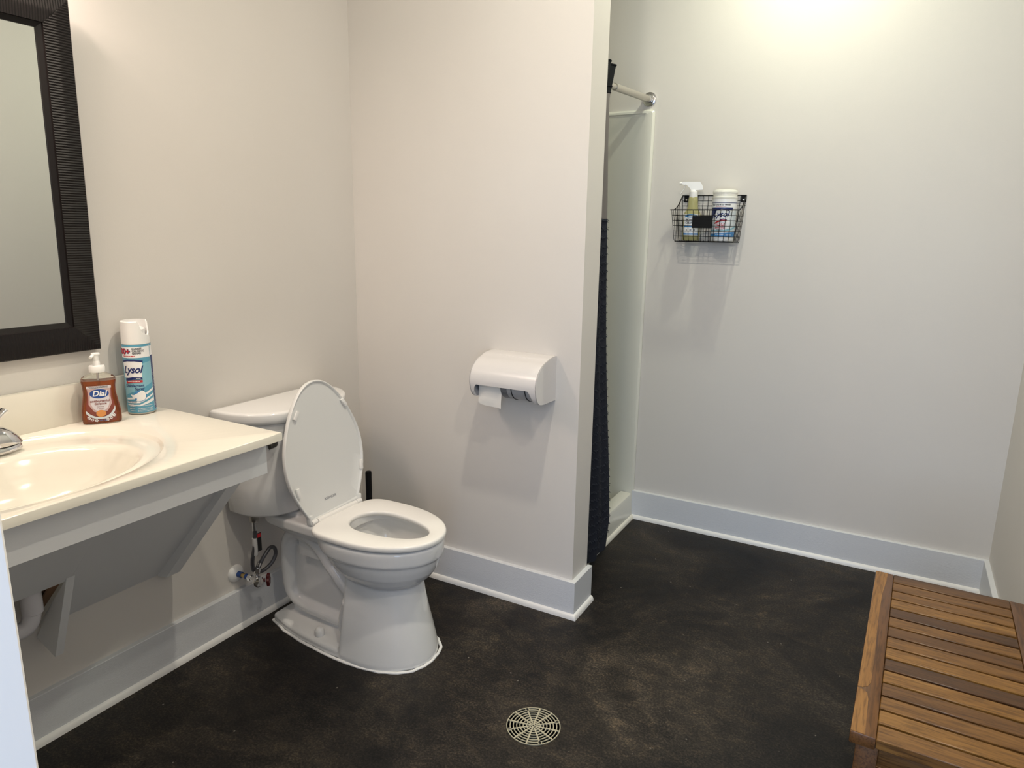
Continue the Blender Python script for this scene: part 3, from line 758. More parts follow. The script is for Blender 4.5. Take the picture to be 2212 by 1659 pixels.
# ------------------------------------------------------------------ toilet paper dispenser
dp = thing('toilet_paper_dispenser', 'white plastic toilet paper dispenser mounted on the partition wall', 'dispenser', (.765, 0, .80))
X0, X1 = .636, .895
prof = [(0, .962), (-.022, .9615), (-.05, .959), (-.075, .952), (-.10, .945), (-.122, .933), (-.138, .918), (-.149, .9), (-.1535, .88), (-.1525, .862), (-.148, .845), (-.140, .829), (-.128, .817), (-.112, .811), (-.09, .8085), (-.06, .8075), (0, .806)]
prof = [(p.x, p.y) for p in smooth_path([(a, b, 0) for a, b in prof], 4)]
def cover_end(u):
    """how far down the profile (index) the shell reaches at fraction u across"""
    n = len(prof)-1; full = int(n*.80); mid = next(i for i, p in enumerate(prof) if i > 20 and p[1] < .866)
    x = X0+(X1-X0)*u; d = min(x-(X0+.010), (X1-.017)-x)
    if d <= 0: return full
    if d >= .018: return mid
    t = d/.018; return int(round(full+(mid-full)*math.sqrt(1-(1-t)**2)))
bm = NB(); NU = 80; cols = []
cz = [(-.055, .885)]
for iu in range(NU+1):
    u = iu/NU; e = cover_end(u); colm = []
    for i in range(len(prof)):
        y, z = prof[min(i, e)]
        colm.append((X0+(X1-X0)*u, y, z))
    cols.append(colm)
V = [[bm.verts.new(p) for p in c] for c in cols]
for a, b in zip(V, V[1:]):
    for i in range(len(prof)-1):
        vs = [a[i], a[i+1], b[i+1], b[i]]
        bm.faces.new(vs)
bmesh.ops.remove_doubles(bm, verts=bm.verts, dist=1e-6)
bmesh.ops.dissolve_degenerate(bm, edges=bm.edges[:], dist=1e-6)
bmesh.ops.recalc_face_normals(bm, faces=bm.faces)
cv = obj('cover', bm, disp_m, dp)
m = cv.modifiers.new('s', 'SOLIDIFY'); m.thickness = .003; m.offset = -1
cv.parent = None; bake(cv); cv.parent = dp; cv.matrix_parent_inverse = Matrix.Translation(-dp.location)
bb = NB(); bb.from_mesh(cv.data); sharp(bb, 35); bb.to_mesh(cv.data); bb.free()
for xa, xb in ((X0-.0005, X0+.003), (X1-.003, X1+.0005)):
    bm = NB(); prism(bm, prof, 'x', xa, xb); obj('side_panel', bm, disp_m, dp)
bm = NB(); box(bm, X0+.004, X1-.004, -.004, 0, .812, .955); obj('back_plate', bm, lgrey_pl, dp)
bm = NB(); cyl(bm, (.648, -.075, .877), (.652, -.075, .877), .058, n=40); obj('roll_flange', bm, grey_pl, dp)
bm = NB(); cyl(bm, (.7475, -.078, .868), (.772, -.078, .868), .056, n=40); obj('center_hub', bm, grey_pl, dp)
bm = NB()
cyl(bm, (.772, -.078, .868), (.884, -.078, .868), .0555, n=40); obj('empty_spindle', bm, lgrey_pl, dp)
for xa in (.789, .842):
    bm = NB(); cyl(bm, (xa, -.078, .868), (xa+.0025, -.078, .868), .0575, n=40); obj('spindle_disc', bm, blackp, dp)
bm = NB(); tube(bm, smooth_path([(.70, -.055, .9575), (.73, -.060, .9560), (.80, -.062, .9555), (.845, -.058, .956)], 5), .0014, 8); obj('lid_ridge', bm, disp_m, cv)
tr = thing('toilet_paper_roll', 'white toilet paper roll with a loose sheet hanging from the wall dispenser', 'toilet paper', (.70, -.075, .877))
bm = NB(); cyl(bm, (.655, -.075, .877), (.746, -.075, .877), .054, n=56); obj('roll', bm, paper_m, tr)
bm = NB(); rows = []
for j in range(13):
    t = j/12; z = .877-.0*t - t*.093; y = -.1295+.004*math.sin(t*5)+.012*t; r = []
    for i in range(9): s = i/8; r.append(bm.verts.new((.655+.091*s-(.0)*t, y+.002*math.sin(s*6+t*4), z-(.004*s if j == 12 else 0)+(.007*(1-s)**6 if j == 12 else 0))))
    rows.append(r)
for a, b in zip(rows, rows[1:]):
    for i in range(8): bm.faces.new((a[i], a[i+1], b[i+1], b[i]))
obj('hanging_sheet', bm, paper_m, tr)

# ------------------------------------------------------------------ floor drain
dr = thing('floor_drain', 'round brass-edged floor drain grate set in the dark concrete floor', 'floor drain', (1.138, -.594, 0))
dc = Vector((1.138, -.594, 0)); RD = .0775
bm = NB(); lathe(bm, [(RD-.001, .0004), (RD-.001, .0008)], dc, n=64); obj('drain_shade_disc', bm, pbr('painted drain shade', (.001, .001, .001), 1, Specular_IOR_Level=0), dr)  # flat black disc on the floor, painted as the shaded hollow under the grate
grate_m = pbr('grate metal', (.62, .58, .43), .38, .55)
bm = NB()
def ann(bm, r0, r1, z0, z1, n=72):
    P = [(r0, z0), (r0, z1), (r1, z1), (r1, z0)]; R = [[bm.verts.new(dc+Vector((math.cos(2*PI*i/n)*r, math.sin(2*PI*i/n)*r, z))) for i in range(n)] for r, z in P]
    for a in range(4):
        A_, B_ = R[a], R[(a+1) % 4]
        for i in range(n): bm.faces.new((A_[i], A_[(i+1) % n], B_[(i+1) % n], B_[i]))
for k in range(8):
    r = RD*(1-k*.1215); ann(bm, max(r-.0027, .002), r, .0008, .0035)
ann(bm, .003, .0055, .0008, .0035)
for k in range(12):
    a = 2*PI*k/12+rad(12); d = Vector((math.cos(a), math.sin(a), 0)); p = Vector((-d.y, d.x, 0)); r0 = .004 if k % 3 == 0 else .012
    w = .0021
    loft(bm, [[dc+d*r+p*w*q+Vector((0, 0, z)) for q, z in ((-1, .0008), (1, .0008), (1, .0037), (-1, .0037))] for r in (r0, RD-.001)])
for k in range(4):
    a = 2*PI*k/4+rad(12+30); d = Vector((math.cos(a), math.sin(a), 0))
    lathe(bm, [(.006, .0008), (.006, .0037)], dc+d*(RD-.0075), n=20)
gr = obj('grate', bm, grate_m, dr)
for k in range(4):
    a = 2*PI*k/4+rad(12+30); d = Vector((math.cos(a), math.sin(a), 0))
    bm = NB(); lathe(bm, [(.0038, .0036), (.0038, .0042), (.002, .0044)], dc+d*(RD-.0075), n=16); obj('screw', bm, steel if k == 2 else black_m, gr)

# ------------------------------------------------------------------ shower
sh = thing('shower_stall', 'off-white fiberglass shower stall behind the partition wall', 'shower', (.45, .56, 0))
XF = .868; ZT = 1.915
bm = NB()
# side panel on the back wall with rounded front edge, back panel, side panel on the partition
def panel(bm, pts, z0, z1, th): pass
rp = []
def rnd_rect(u0, u1, v0, v1, r, n=6, corners=(0, 0, 1, 0)):
    P = []
    for k, (cu, cv, a0) in enumerate(((u0, v0, 180), (u1, v0, 270), (u1, v1, 0), (u0, v1, 90))):
        if corners[k]:
            ccu = cu+(r if cu == u0 else -r); ccv = cv+(r if cv == v0 else -r)
            P += [(ccu+r*math.cos(rad(a0+90*i/n)), ccv+r*math.sin(rad(a0+90*i/n))) for i in range(n+1)]
        else: P.append((cu, cv))
    return P
for y0, y1, y2 in ((YB, YB-.006, YB-.014),):
    a = rnd_rect(.001, XF, .001, ZT, .018); b = rnd_rect(.001, XF-.008, .001, ZT-.008, .014); c = rnd_rect(.001, XF-.030, .001, ZT-.016, .012)
    d = rnd_rect(.001, XF-.042, .001, ZT-.02, .012)
    loft(bm, [[(u, YB-.001, v) for u, v in a], [(u, YB-.010, v) for u, v in a], [(u, YB-.018, v) for u, v in b], [(u, YB-.019, v) for u, v in c], [(u, YB-.013, v) for u, v in d]], cap0=False)
box(bm, .001, .018, T+.001, YB-.012, .001, ZT); box(bm, .001, XF-.01, T+.001, T+.018, .001, ZT-.035)
sur = obj('surround_panel', bm, fiber_m, sh, ang=30)
bm = NB(); prism(bm, [(.868, .001), (.862, .115), (.858, .123), (.850, .127), (.806, .128), (.798, .123), (.792, .04), (.018, .03), (.018, .001)], 'y', T+.018, YB-.019)
obj('shower_base', bm, fiber_m, sh, ang=30)
bm = NB(); wallprism(bm, [(u, v) for u, v in qprof()], 'y', T+.02, YB-.0, XF, 1); struct('trim_6', bm, pbr('cream caulk trim', (.80, .78, .70), .35))
bm = NB(); lathe(bm, [(.05, 0), (.05, .002)], (.42, .56, .0305), n=32); obj('shower_drain', bm, steel, sh)

rd = thing('shower_curtain_rod', 'metal shower curtain rod ending in a chrome flange on the back wall', 'curtain rod', (.838, .56, 1.95))
RX, RZ0, RZ1 = .838, 1.937, 1.957
def rz(y): return RZ1+(RZ0-RZ1)*(YB-y)/.42
bm = NB(); cyl(bm, (RX, .572, rz(.572)), (RX, YB-.03, rz(YB-.03)), .0142, n=28); obj('rod', bm, rod_m, rd)
bm = NB(); cyl(bm, (RX, T+.02, rz(T+.02)), (RX, .576, rz(.576)), .0108, n=28); obj('inner_rod', bm, rod_m, rd)
for sg, yy in ((-1, YB), (1, T)):
    bm = NB(); lathe(bm, [(.031, 0), (.0315, .002), (.030, .006), (.024, .009), (.0185, .010), (.0175, .016), (.0185, .018), (.0185, .026), (.0155, .028), (.0155, .034), (.014, .036)], (RX, yy, rz(yy)), (0, sg, 0), 40)
    obj('flange', bm, chrome, rd)

# curtain: pleated, bunched against the partition
cu = thing('shower_curtain', 'charcoal ruffled shower curtain bunched beside the partition end', 'shower curtain', (.9, .3, 1.95))
def cpt(s, z, zt=1.985):
    f = (1.985-z)/1.97       # 0 top .. 1 bottom
    ymax = .385+.010*math.sin(f*9)+.245*max(0, (f-.15))**1.15-.05*max(0, f-.93)/.07
    if f < .07: ymax = .445-.06*f/.07
    y = .15+(ymax-.15)*s
    amp = (.018-.006*f)*(1-.75*max(0, (s-.55)/.45))
    fold = math.sin(s*2*PI*3.2+f*.8+.5*math.sin(f*3)-.6)
    x = .888+.012*f+amp*fold
    return x, y
def cloth(bm, z0, z1, nz, ns=120, xo=0, ruff=True):
    rows = []
    for j in range(nz+1):
        z = z0+(z1-z0)*j/nz; r = []
        for i in range(ns+1):
            s = i/ns; x, y = cpt(s, z); r.append(bm.verts.new((x+xo, y, z)))
        rows.append(r)
    for a, b in zip(rows, rows[1:]):
        for i in range(ns): bm.faces.new((a[i], a[i+1], b[i+1], b[i]))
bm = NB(); cloth(bm, .022, 1.435, 90); main = obj('cloth', bm, curt_m, cu)
bm = NB(); cloth(bm, 1.43, 1.885, 20); obj('sheer_panel', bm, sheer_m, cu)
bm = NB(); cloth(bm, 1.88, 1.985, 8); obj('header', bm, head_m, cu)
# fringed ruffle rows
bm = NB(); rnd = random.Random(3)
row = 0; z = 1.43
while z > .03:
    ns = 130
    for i in range(ns):
        s = i/ns + rnd.uniform(-.004, .004); s = min(max(s, 0), 1)
        dz = .060*s*min(1, (1.43-z)/.5) + rnd.uniform(-.006, .006)
        zz_ = min(z+dz, 1.43); x, y = cpt(s, zz_); x1, y1 = cpt(min(s+.006, 1), zz_)
        l = rnd.uniform(.003, .007); w = .0028
        tx_, ty_ = x1-x, y1-y; q = math.hypot(tx_, ty_) or 1
        nx_, ny_ = ty_/q, -tx_/q
        e = .006 if s > .97 else 0
        a = Vector((x+nx_*.001, y+ny_*.001, zz_)); d = Vector((nx_*.004+0, ny_*.004+e*.7, -l))
        p = Vector((tx_/q*w, ty_/q*w, 0))
        vs = [bm.verts.new(a-p), bm.verts.new(a+p), bm.verts.new(a+d+p*.6), bm.verts.new(a+d-p*.6)]
        bm.faces.new(vs)
    z -= .0365; row += 1
rf = obj('ruffle_fringe', bm, curt_m, cu, recalc=False); rf['kind'] = 'stuff'
bm = NB()
for k in range(5):
    for zc_, hh in ((1.975, .01), (1.90, .008)):
        pass
tube(bm, [Vector((*cpt(i/120, 1.984), 1.984)) for i in range(121)], .0035, 6); tube(bm, [Vector((*cpt(i/120, 1.905), 1.905)) for i in range(121)], .003, 6); tube(bm, [Vector((*cpt(i/120, 1.882), 1.882)) for i in range(121)], .003, 6)
obj('header_hem', bm, head_m, cu)
for k in range(6):
    bm = NB(); y = .17+.036*k; zc = rz(y); tube(bm, [(RX+.022*math.cos(2*PI*i/24)+.005, y, zc-.004+.022*math.sin(2*PI*i/24)) for i in range(24)], .0015, 6, closed=True); obj('curtain_ring', bm, steel, cu)

# ------------------------------------------------------------------ wire basket on the back wall
bk = thing('wire_basket', 'black wire basket with blank plate mounted on the back wall', 'basket', (1.145, YB, 1.35))
yf = .872; xl, xr_ = 1.006, 1.283; zf = 1.481; zb = 1.35; ztp = 1.545; bl, brr = 1.015, 1.287
fl_, fr_ = 1.024, 1.272
def W(bm, pts, r=.0011, k=5, sm=True, closed=False): tube(bm, smooth_path(pts, k, closed) if sm else pts, r, 6, closed=closed)
bm = NB(); yb_ = YB-.004
W(bm, [(xl-.006, yf, zf), (xr_+.002, yf, zf)], .0024, sm=False)
for xs_, xb in ((xl, bl), (xr_, brr)):
    W(bm, [(xs_, yf, zf), (xs_+(xb-xs_)*.3, yf+.04, zf+.004), (xs_+(xb-xs_)*.6, yf+.08, zf+.024), (xb, yb_-.012, ztp-.008), (xb, yb_, ztp)], .0022)
W(bm, [(bl, yb_, ztp), (brr, yb_, ztp)], .0022, sm=False)
W(bm, [(fl_, yf+.012, zb), (fr_, yf+.012, zb), (fr_, yb_, zb), (fl_, yb_, zb)], .002, sm=False, closed=True)
obj('rim_wire', bm, black_m, bk)
bm = NB()
for i in range(13):     # front and bottom verticals
    t = i/12; xt = xl+(xr_-xl)*t; xb2 = fl_+(fr_-fl_)*t
    W(bm, [(xt, yf, zf), (xt+(xb2-xt)*.8, yf+.004, zb+.02), (xb2, yf+.009, zb+.004), (xb2, yf+.02, zb)], .00125, 3)
    W(bm, [(xb2, yf+.02, zb), (xb2, yb_, zb)], .00115, sm=False)
    xk = bl+(brr-bl)*t; W(bm, [(xb2, yb_, zb), (xk, yb_, ztp)], .00115, sm=False)
for k in range(1, 6):
    f = k/6; z = zf+(zb-zf)*f
    W(bm, [(xl+(fl_-xl)*f, yf+.006*f, z), (xr_+(fr_-xr_)*f, yf+.006*f, z), (xr_+(fr_-xr_)*f, yb_, z), (xl+(fl_-xl)*f, yb_, z)], .00115, sm=False, closed=True)
for k in (1, 2): W(bm, [(bl, yb_, zf+.021*k), (brr, yb_, zf+.021*k)], .00115, sm=False)
for k in range(1, 5):   # sides
    t = k/5; y = yf+(yb_-yf)*t; zz1 = zf+(.0 if t < .2 else (ztp-zf)*((t-.2)/.8)**1.7)
    for a, b in ((xl, fl_), (xr_, fr_)): W(bm, [(a+(bl-xl)*t*.5, y, zz1), (b, y, zb)], .00115, sm=False)
    W(bm, [(fl_, y, zb), (fr_, y, zb)], .00115, sm=False)
obj('wire_mesh', bm, black_m, bk)
bm = NB(); box(bm, 1.098, 1.183, yf-.004, yf-.0015, 1.406, 1.4555, .0006, 1); obj('name_plate', bm, black_m, bk)
for xa in (1.022, 1.266):
    bm = NB(); box(bm, xa, xa+.022, YB-.004, YB-.001, 1.518, 1.545, .0006, 1); tb = obj('mounting_tab', bm, black_m, bk)
    bm = NB(); lathe(bm, [(.0042, 0), (.004, .0015), (.001, .002)], (xa+.010, YB-.004, 1.527), (0, -1, 0), 16); obj('screw', bm, chrome, tb)

# wipes canister
wc = Vector((1.214, .9315, 1.3535)); WR = .0505
wi = thing('wipes_canister', 'white and blue Lysol wipes canister standing right in the wire basket', 'canister', wc)
body_prof = [(WR-.008, 0), (WR-.004, .002), (WR-.003, .006), (WR-.001, .10), (WR, .172)]
bm = NB(); lathe(bm, body_prof, wc, n=80); wb = obj('canister', bm, pbr('canister plastic', (.74, .75, .74), .35), wi)
bm = NB(); lathe(bm, [(WR-.0005, .172), (WR+.001, .176), (WR+.001, .180), (WR-.0015, .182), (WR-.0015, .196), (WR+.0005, .198), (WR+.0005, .203), (WR-.002, .208), (WR-.012, .211)], wc, n=64); obj('lid', bm, pbr('lid plastic', (.76, .76, .70), .35), wi)
wt0 = rad(-77-13)
def wr(z): return WR-.003+.003*min(1, max(0, z/.172))
def wsf(off): return lambda s, z: wc+Vector((math.cos(wt0+s/WR)*(wr(z)+off), math.sin(wt0+s/WR)*(wr(z)+off), z))
Q = WR
decal('label_base', rect(-1.5*Q, 1.75*Q, .018, .170), wsf(.0003), ink['white'], wb)
decal('label_right', [[(.72*Q, .118), (1.75*Q, .132), (1.75*Q, .030), (.65*Q, .030), (.68*Q, .07)]], wsf(.0005), ink['pale'], wb)
decal('blue_foot', [[(-1.5*Q, .018), (1.75*Q, .018), (1.75*Q, .040), (.3*Q, .034), (-1.5*Q, .030)]], wsf(.0006), ink['blue'], wb)
decal('blue_wave', [[(-1.5*Q, .05), (-.7*Q, .046), (.2*Q, .046), (1.0*Q, .054), (1.75*Q, .070), (1.75*Q, .062), (1.0*Q, .047), (.2*Q, .040), (-.7*Q, .040), (-1.5*Q, .042)]], wsf(.0007), ink['skyl'], wb)
decal('top_line', rect(-1.5*Q, 1.75*Q, .1555, .158), wsf(.0007), ink['navy'], wb)
decal('navy_band', [[(-1.5*Q, .138), (.95*Q, .138), (.98*Q, .132), (.5*Q, .122), (.42*Q, .128), (.0*Q, .1315), (-.45*Q, .124), (-.72*Q, .105), (-.75*Q, .095), (-1.5*Q, .075)]], wsf(.0007), ink['navy'], wb)
lettering('brand_lettering', [('Lysol', -.06*Q, .110, .034, .35, 'CENTER', .02, .95)], wsf(.0010), ink['navy'], wb)
decal('blue_ribbon', [[(-.05*Q, .090), (.2*Q, .0935), (.5*Q, .091), (.5*Q, .0875), (.2*Q, .089), (-.05*Q, .085)]], wsf(.0011), ink['navy'], wb)
decal('red_ribbon', [[(-.68*Q, .066), (-.45*Q, .079), (-.1*Q, .0865), (.25*Q, .0885), (.5*Q, .086), (.5*Q, .0825), (.1*Q, .0825), (-.3*Q, .0765), (-.6*Q, .0695)]], wsf(.0012), ink['red'], wb)
lettering('header_lettering', [('KILLS COLD & FLU VIRUSES', -.1*Q, .1485, .0072, 0, 'CENTER', .04, .95)], wsf(.0009), ink['black'], wb)
decal('header_print', squiggle(21, -.5*Q, .4*Q, .1415, .0016), wsf(.0009), ink['red'], wb)
lettering('claim_lettering', [('KILLS 99.9% OF', -.05*Q, .0705, .0060, 0, 'CENTER', .03), ('VIRUSES', .0*Q, .0635, .0090, 0, 'CENTER', .03), ('& BACTERIA', -.05*Q, .0555, .0080, 0, 'CENTER', .03)], wsf(.0010), ink['red'], wb)
lettering('product_lettering', [('DISINFECTING', -.05*Q, .0475, .0050, 0, 'CENTER', .02), ('WIPES', -.08*Q, .0415, .0070, 0, 'CENTER', .02)], wsf(.0012), ink['black'], wb)
decal('fine_print', squiggle(22, -.4*Q, .3*Q, .027, .0018)+squiggle(23, .5*Q, 1.1*Q, .026, .0018), wsf(.0010), ink['white'], wb)

# spray bottle
pc = Vector((1.079, .934, 1.3535))
sp = thing('trigger_spray_bottle', 'clear trigger spray bottle of pale yellow cleaner standing left in the wire basket', 'spray bottle', pc)
PW = [(0, .033, .024), (.003, .0355, .026), (.06, .0365, .027), (.105, .036, .0265), (.118, .033, .0255), (.128, .026, .023), (.136, .0222, .0215), (.160, .0205, .0195), (.178, .0195, .0185), (.186, .0150, .0150)]
pan = rad(-78); pnx = Vector((math.cos(pan), math.sin(pan), 0)); pux = Vector((-math.sin(pan), math.cos(pan), 0))
def pring(z, hw, hd, n=40, e=.8): return [pc+pux*hw*sgnp(math.cos(2*PI*i/n), e)+pnx*hd*sgnp(math.sin(2*PI*i/n), e)+Vector((0, 0, z)) for i in range(n)]
bm = NB(); loft(bm, [pring(*q) for q in PW]); obj('bottle', bm, pbr('yellow tinted bottle', (.50, .48, .24), .15, Transmission_Weight=.35, IOR=1.3), sp)
def pw(z):
    for (a, b, c), (d, e, f) in zip(PW, PW[1:]):
        if a <= z <= d: t = (z-a)/(d-a); return b+(e-b)*t, c+(f-c)*t
    return PW[-1][1:]
def psf(off):
    def f(s, z):
        hw, hd = pw(z); k = min(abs(s)/hw, .995); return pc+pux*s+pnx*(hd*(1-k**2.5)**.4+off)+Vector((0, 0, z))
    return f
pl_ = decal('label', rect(-.032, .032, .022, .110), psf(.0006), ink['white'], sp)
decal('blue_badge', [ell(-.003, .103, .026, .0075)], psf(.0009), ink['blue'], pl_)
decal('badge_print', [ell(.002, .1025, .016, .004)], psf(.0012), ink['pale'], pl_)
lettering('product_lettering', [('POWER', -.004, .087, .0125, 0, 'CENTER', .03, .9), ('CLEANER', -.004, .0745, .0125, 0, 'CENTER', .03, .78)], psf(.0010), ink['black'], pl_)
decal('blue_bar', rect(-.031, .031, .056, .0615), psf(.0010), ink['blue'], pl_)
decal('icons', [ell(-.018, .045, .0035, .0045, 3, 90, 450), rect(-.006, .002, .041, .049), ell(.013, .045, .004, .0045, 16)], psf(.0010), ink['grey'], pl_)
decal('foot_bar', rect(-.031, .031, .024, .031), psf(.0010), ink['blue'], pl_)
decal('fine_print', squiggle(40, -.02, .028, .0275, .002), psf(.0013), ink['white'], pl_)
bm = NB(); lathe(bm, [(.0175, .180), (.0180, .182), (.0165, .205), (.0135, .207), (.0105, .212)], pc, n=32); nk = obj('collar', bm, white_pl, sp)
# trigger head, profile in (pux, z)
hp_ = [(-.052, .2445), (-.052, .236), (-.044, .233), (-.032, .233), (-.024, .226), (-.014, .216), (-.012, .208), (.008, .208), (.012, .211), (.036, .212), (.038, .216), (.036, .226), (.030, .238), (.024, .2455), (-.04, .2460)]
bm = NB()
def hpt(s, z, d): return pc+pux*s+pnx*d+Vector((0, 0, z))
loft(bm, [[hpt(s*1, z, -.008) for s, z in hp_], [hpt(s, z, -.011) for s, z in hp_][:0] or [hpt(s, z, -.0078) for s, z in hp_], [hpt(s, z, .0078) for s, z in hp_]])
bmesh.ops.remove_doubles(bm, verts=bm.verts, dist=1e-4)
bmesh.ops.bevel(bm, geom=bm.edges[:], offset=.002, segments=2, affect='EDGES', clamp_overlap=True)
obj('spray_head', bm, white_pl, sp)
bm = NB(); tube(bm, smooth_path([hpt(-.036, .232, 0), hpt(-.040, .220, 0), hpt(-.047, .206, 0), hpt(-.055, .196, 0)], 4), .0022, 10, side=tuple(pnx), flat=.005); obj('trigger', bm, white_pl, sp)
bm = NB(); lathe(bm, [(.0045, 0), (.005, .001), (.005, .010), (.003, .011)], hpt(-.051, .2405, 0), tuple(-pux), 16); obj('nozzle', bm, white_pl, sp)

# ------------------------------------------------------------------ teak bench (local coordinates, slightly turned)
be = thing('teak_bench', 'slatted teak shower bench with lower shelf against the right wall', 'bench', (1.932, -.43, 0))
be.rotation_euler = (0, 0, rad(-1.2))
BW, BL, BH = .358, .762, .457   # width, length, height
y0, y1 = -BL/2, BL/2
def bx(name, a, mat, bev=.0025): 
    bm = NB(); box(bm, *a, bev); return obj(name, bm, mat, be, local=True)
bx('side_rail', (0, .045, y0, y1, BH-.026, BH), TRL)
bx('side_rail', (BW-.045, BW, y0, y1, BH-.026, BH), TRL)
# lighter sapwood outer strip of the near rail, inlaid flush on the top
def sap(name, pts, rl):
    bm = NB(); loft(bm, [[(a, b, BH-.004) for a, b in pts], [(a, b, BH+.0006) for a, b in pts]]); return obj(name, bm, SAP, rl, local=True)
rails = [c for c in be.children if c.name.startswith('side_rail')]
P1 = [(.001, y0+.085+.155), (.001, y1-.002), (.030, y1-.002), (.029, y1-.06), (.023, y1-.14), (.022, y1-.30), (.0245, y1-.45), (.0245, y0+.185), (.020, y0+.168), (.010, y0+.158)]
P1 = [(.001, y0+.158)] + P1[1:]
sap('sapwood_stripe', P1, rails[0])
sap('sapwood_stripe', [(.001, y0+.002), (.001, y0+.153), (.012, y0+.150), (.020, y0+.142), (.0235, y0+.120), (.0245, y0+.06), (.026, y0+.002)], rails[0])
tones = [1, 3, 3, 0, 2, 3, 1, 3, 0, 2, 0, 1, 3, 0, 3]
gaps = [-.094, -.149, -.199, -.254, -.305, -.358, -.409, -.456, -.509, -.559, -.612, -.662, -.715, -.762]
bm = NB(); edges = [y1] + [y1-.0+g+.049-.0 for g in []] 
lo = y1
k = 0; pitch = BL/15
FI = []
for i in range(15):
    a = y1-(i+1)*pitch+(.0035 if i < 14 else 0); b = y1-i*pitch-(.0035 if i else 0)
    nb = len(bm.faces); box(bm, .0455, BW-.0455, a, b, BH-.022, BH-.0005, .0015, 1)
    bm.faces.ensure_lookup_table()
    for f in bm.faces[nb:]: f.material_index = tones[i]
obj('slatted_top', bm, TE, be, local=True)
for xx in (.012, BW-.052):
    for yy in (y0+.018, y1-.058):
        bx('leg', (xx, xx+.040, yy, yy+.040, 0, BH-.026), TRL)
bx('end_apron', (.052, BW-.052, y0+.024, y0+.044, BH-.075, BH-.026), TE[1]); bx('end_apron', (.052, BW-.052, y1-.044, y1-.024, BH-.075, BH-.026), TE[1])
bx('side_apron', (.020, .038, y0+.058, y1-.058, BH-.075, BH-.026), TRL); bx('side_apron', (BW-.038, BW-.020, y0+.058, y1-.058, BH-.075, BH-.026), TRL)
bx('shelf_rail', (.020, .040, y0+.058, y1-.058, .15, .175), TRL); bx('shelf_rail', (BW-.040, BW-.020, y0+.058, y1-.058, .15, .175), TRL)
bm = NB()
for i in range(13):
    a = y0+.06+i*(BL-.12)/13; nb = len(bm.faces); box(bm, .040, BW-.040, a+.003, a+(BL-.12)/13-.003, .153, .172, .0015, 1)
    bm.faces.ensure_lookup_table()
    for f in bm.faces[nb:]: f.material_index = tones[(i*4+1) % 15]
obj('slatted_shelf', bm, TE, be, local=True)

# ------------------------------------------------------------------ white wall dispenser beside the doorway (edge of the picture)
tw = thing('paper_towel_dispenser', 'white rounded wall dispenser at the left edge beside the doorway', 'dispenser', (1.10, YN, 1.26))
bm = NB(); box(bm, .93, 1.245, YN, -1.845, 1.262, 1.66, .045, 6); obj('housing', bm, white_pl, tw)

# ------------------------------------------------------------------ lights
def downlight(x, y, label):
    t = thing('ceiling_light', label, 'light', (x, y, CE), group='recessed ceiling lights')
    bm = NB(); lathe(bm, [(.085, 0), (.085, -.004), (.062, -.006), (.060, 0)], (x, y, CE), n=48); obj('trim_ring', bm, white_pl, t)
    em = bpy.data.materials.get('lamp lens')
    if not em:
        em = pbr('lamp lens', (1, 1, 1), .5); b = nodes(em)[2]; b.inputs['Emission Color'].default_value = (1, .86, .68, 1); b.inputs['Emission Strength'].default_value = 6
    bm = NB(); lathe(bm, [(.060, -.001), (.060, -.0025)], (x, y, CE), n=40); obj('lens', bm, em, t)

def area(name, loc, size, power, col, target=None, size_y=None, spread=180, shape='DISK'):
    l = bpy.data.lights.new(name, 'AREA'); l.energy = power; l.color = col; l.size = size; l.shape = shape
    if size_y: l.shape = 'RECTANGLE'; l.size_y = size_y
    l.spread = rad(spread)
    o = bpy.data.objects.new(name, l); COL.objects.link(o); o.location = loc
    if target is not None: o.rotation_euler = (Vector(target)-Vector(loc)).to_track_quat('-Z', 'Y').to_euler()
    return o
WARM = (1, .90, .76)
for i, (x, y, lab, pw_, cl) in enumerate([(1.48, .555, 'recessed ceiling light near the back wall above the shower walkway', 11.5, (.98, 1, .79)), (1.18, -.78, 'recessed ceiling light in the middle of the room', 16.5, (1, .915, .76)),
                                 (1.98, -1.40, 'recessed ceiling light near the doorway', 11, (1, .915, .76))]):
    downlight(x, y, lab); area('downlight_%d' % i, (x, y, CE-.01), .07, pw_, cl)
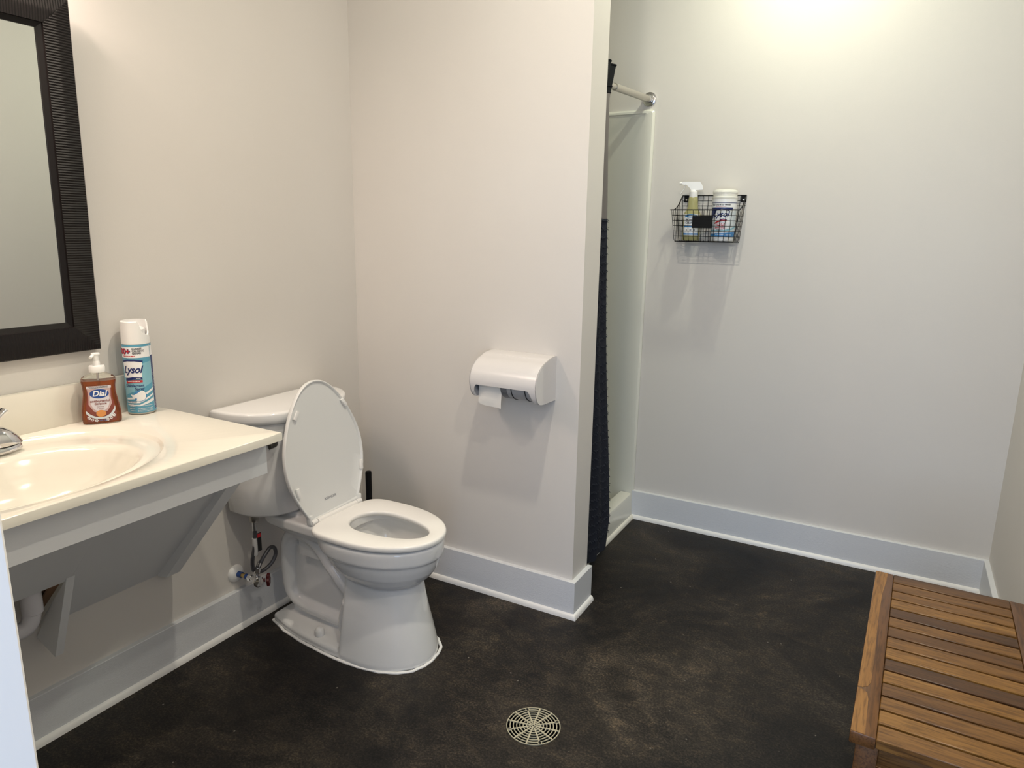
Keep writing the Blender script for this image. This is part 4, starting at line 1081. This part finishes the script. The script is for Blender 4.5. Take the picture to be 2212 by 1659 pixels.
# vanity light above the mirror
vl = thing('vanity_light', 'frosted glass vanity light bar on the wall above the mirror', 'light', (0, -1.43, 2.18))
bm = NB(); box(bm, 0, .03, -1.70, -1.16, 2.14, 2.20, .004); obj('back_plate', bm, steel, vl)
gm = pbr('frosted shade', (.9, .88, .82), .5); b = nodes(gm)[2]; b.inputs['Emission Color'].default_value = (1, .85, .66, 1); b.inputs['Emission Strength'].default_value = 3
for k in range(3):
    yy = -1.61+.18*k
    bm = NB(); lathe(bm, [(.03, .0), (.045, -.05), (.055, -.12)], (.10, yy, 2.20), n=32); obj('shade', bm, gm, vl)
    bm = NB(); cyl(bm, (.03, yy, 2.17), (.10, yy, 2.195), .008, n=12); obj('arm', bm, steel, vl)
    area('vanity_lamp_%d' % k, (.10, yy, 2.07), .09, 3.0, (1, .80, .68))
# cool daylight from the open doorway behind the camera
area('doorway_daylight', (1.9, -3.3, 1.35), 1.5, 50, (.53, .71, 1), (1.5, -1.0, .6), size_y=2.0)

w = bpy.data.worlds.new('world'); SC.world = w; w.use_nodes = True
w.node_tree.nodes['Background'].inputs[0].default_value = (.62, .74, 1, 1); w.node_tree.nodes['Background'].inputs[1].default_value = .45

# ------------------------------------------------------------------ camera
cam = bpy.data.cameras.new('camera'); co = bpy.data.objects.new('camera', cam); COL.objects.link(co)
yaw, pitch, roll, fpx = .5055, -.2163, .0168, 1508.9
cam.sensor_width = 36; cam.lens = fpx*36/2212; cam.clip_start = .02
cy, sy, cp, spp = math.cos(yaw), math.sin(yaw), math.cos(pitch), math.sin(pitch)
fwd = Vector((-sy*cp, cy*cp, spp)); right = Vector((cy, sy, 0)); up = right.cross(fwd)
cr, sr = math.cos(roll), math.sin(roll)
r2 = right*cr+up*sr; u2 = -right*sr+up*cr
co.matrix_world = Matrix(((r2.x, u2.x, -fwd.x, 1.9129), (r2.y, u2.y, -fwd.y, -2.1542), (r2.z, u2.z, -fwd.z, 1.3833), (0, 0, 0, 1)))
SC.camera = co
SC.view_settings.view_transform = 'Standard'; SC.view_settings.look = 'None'; SC.view_settings.exposure = 0
SC.cycles.use_denoising = True
SC.cycles.max_bounces = 10; SC.cycles.diffuse_bounces = 6; SC.cycles.transmission_bounces = 8
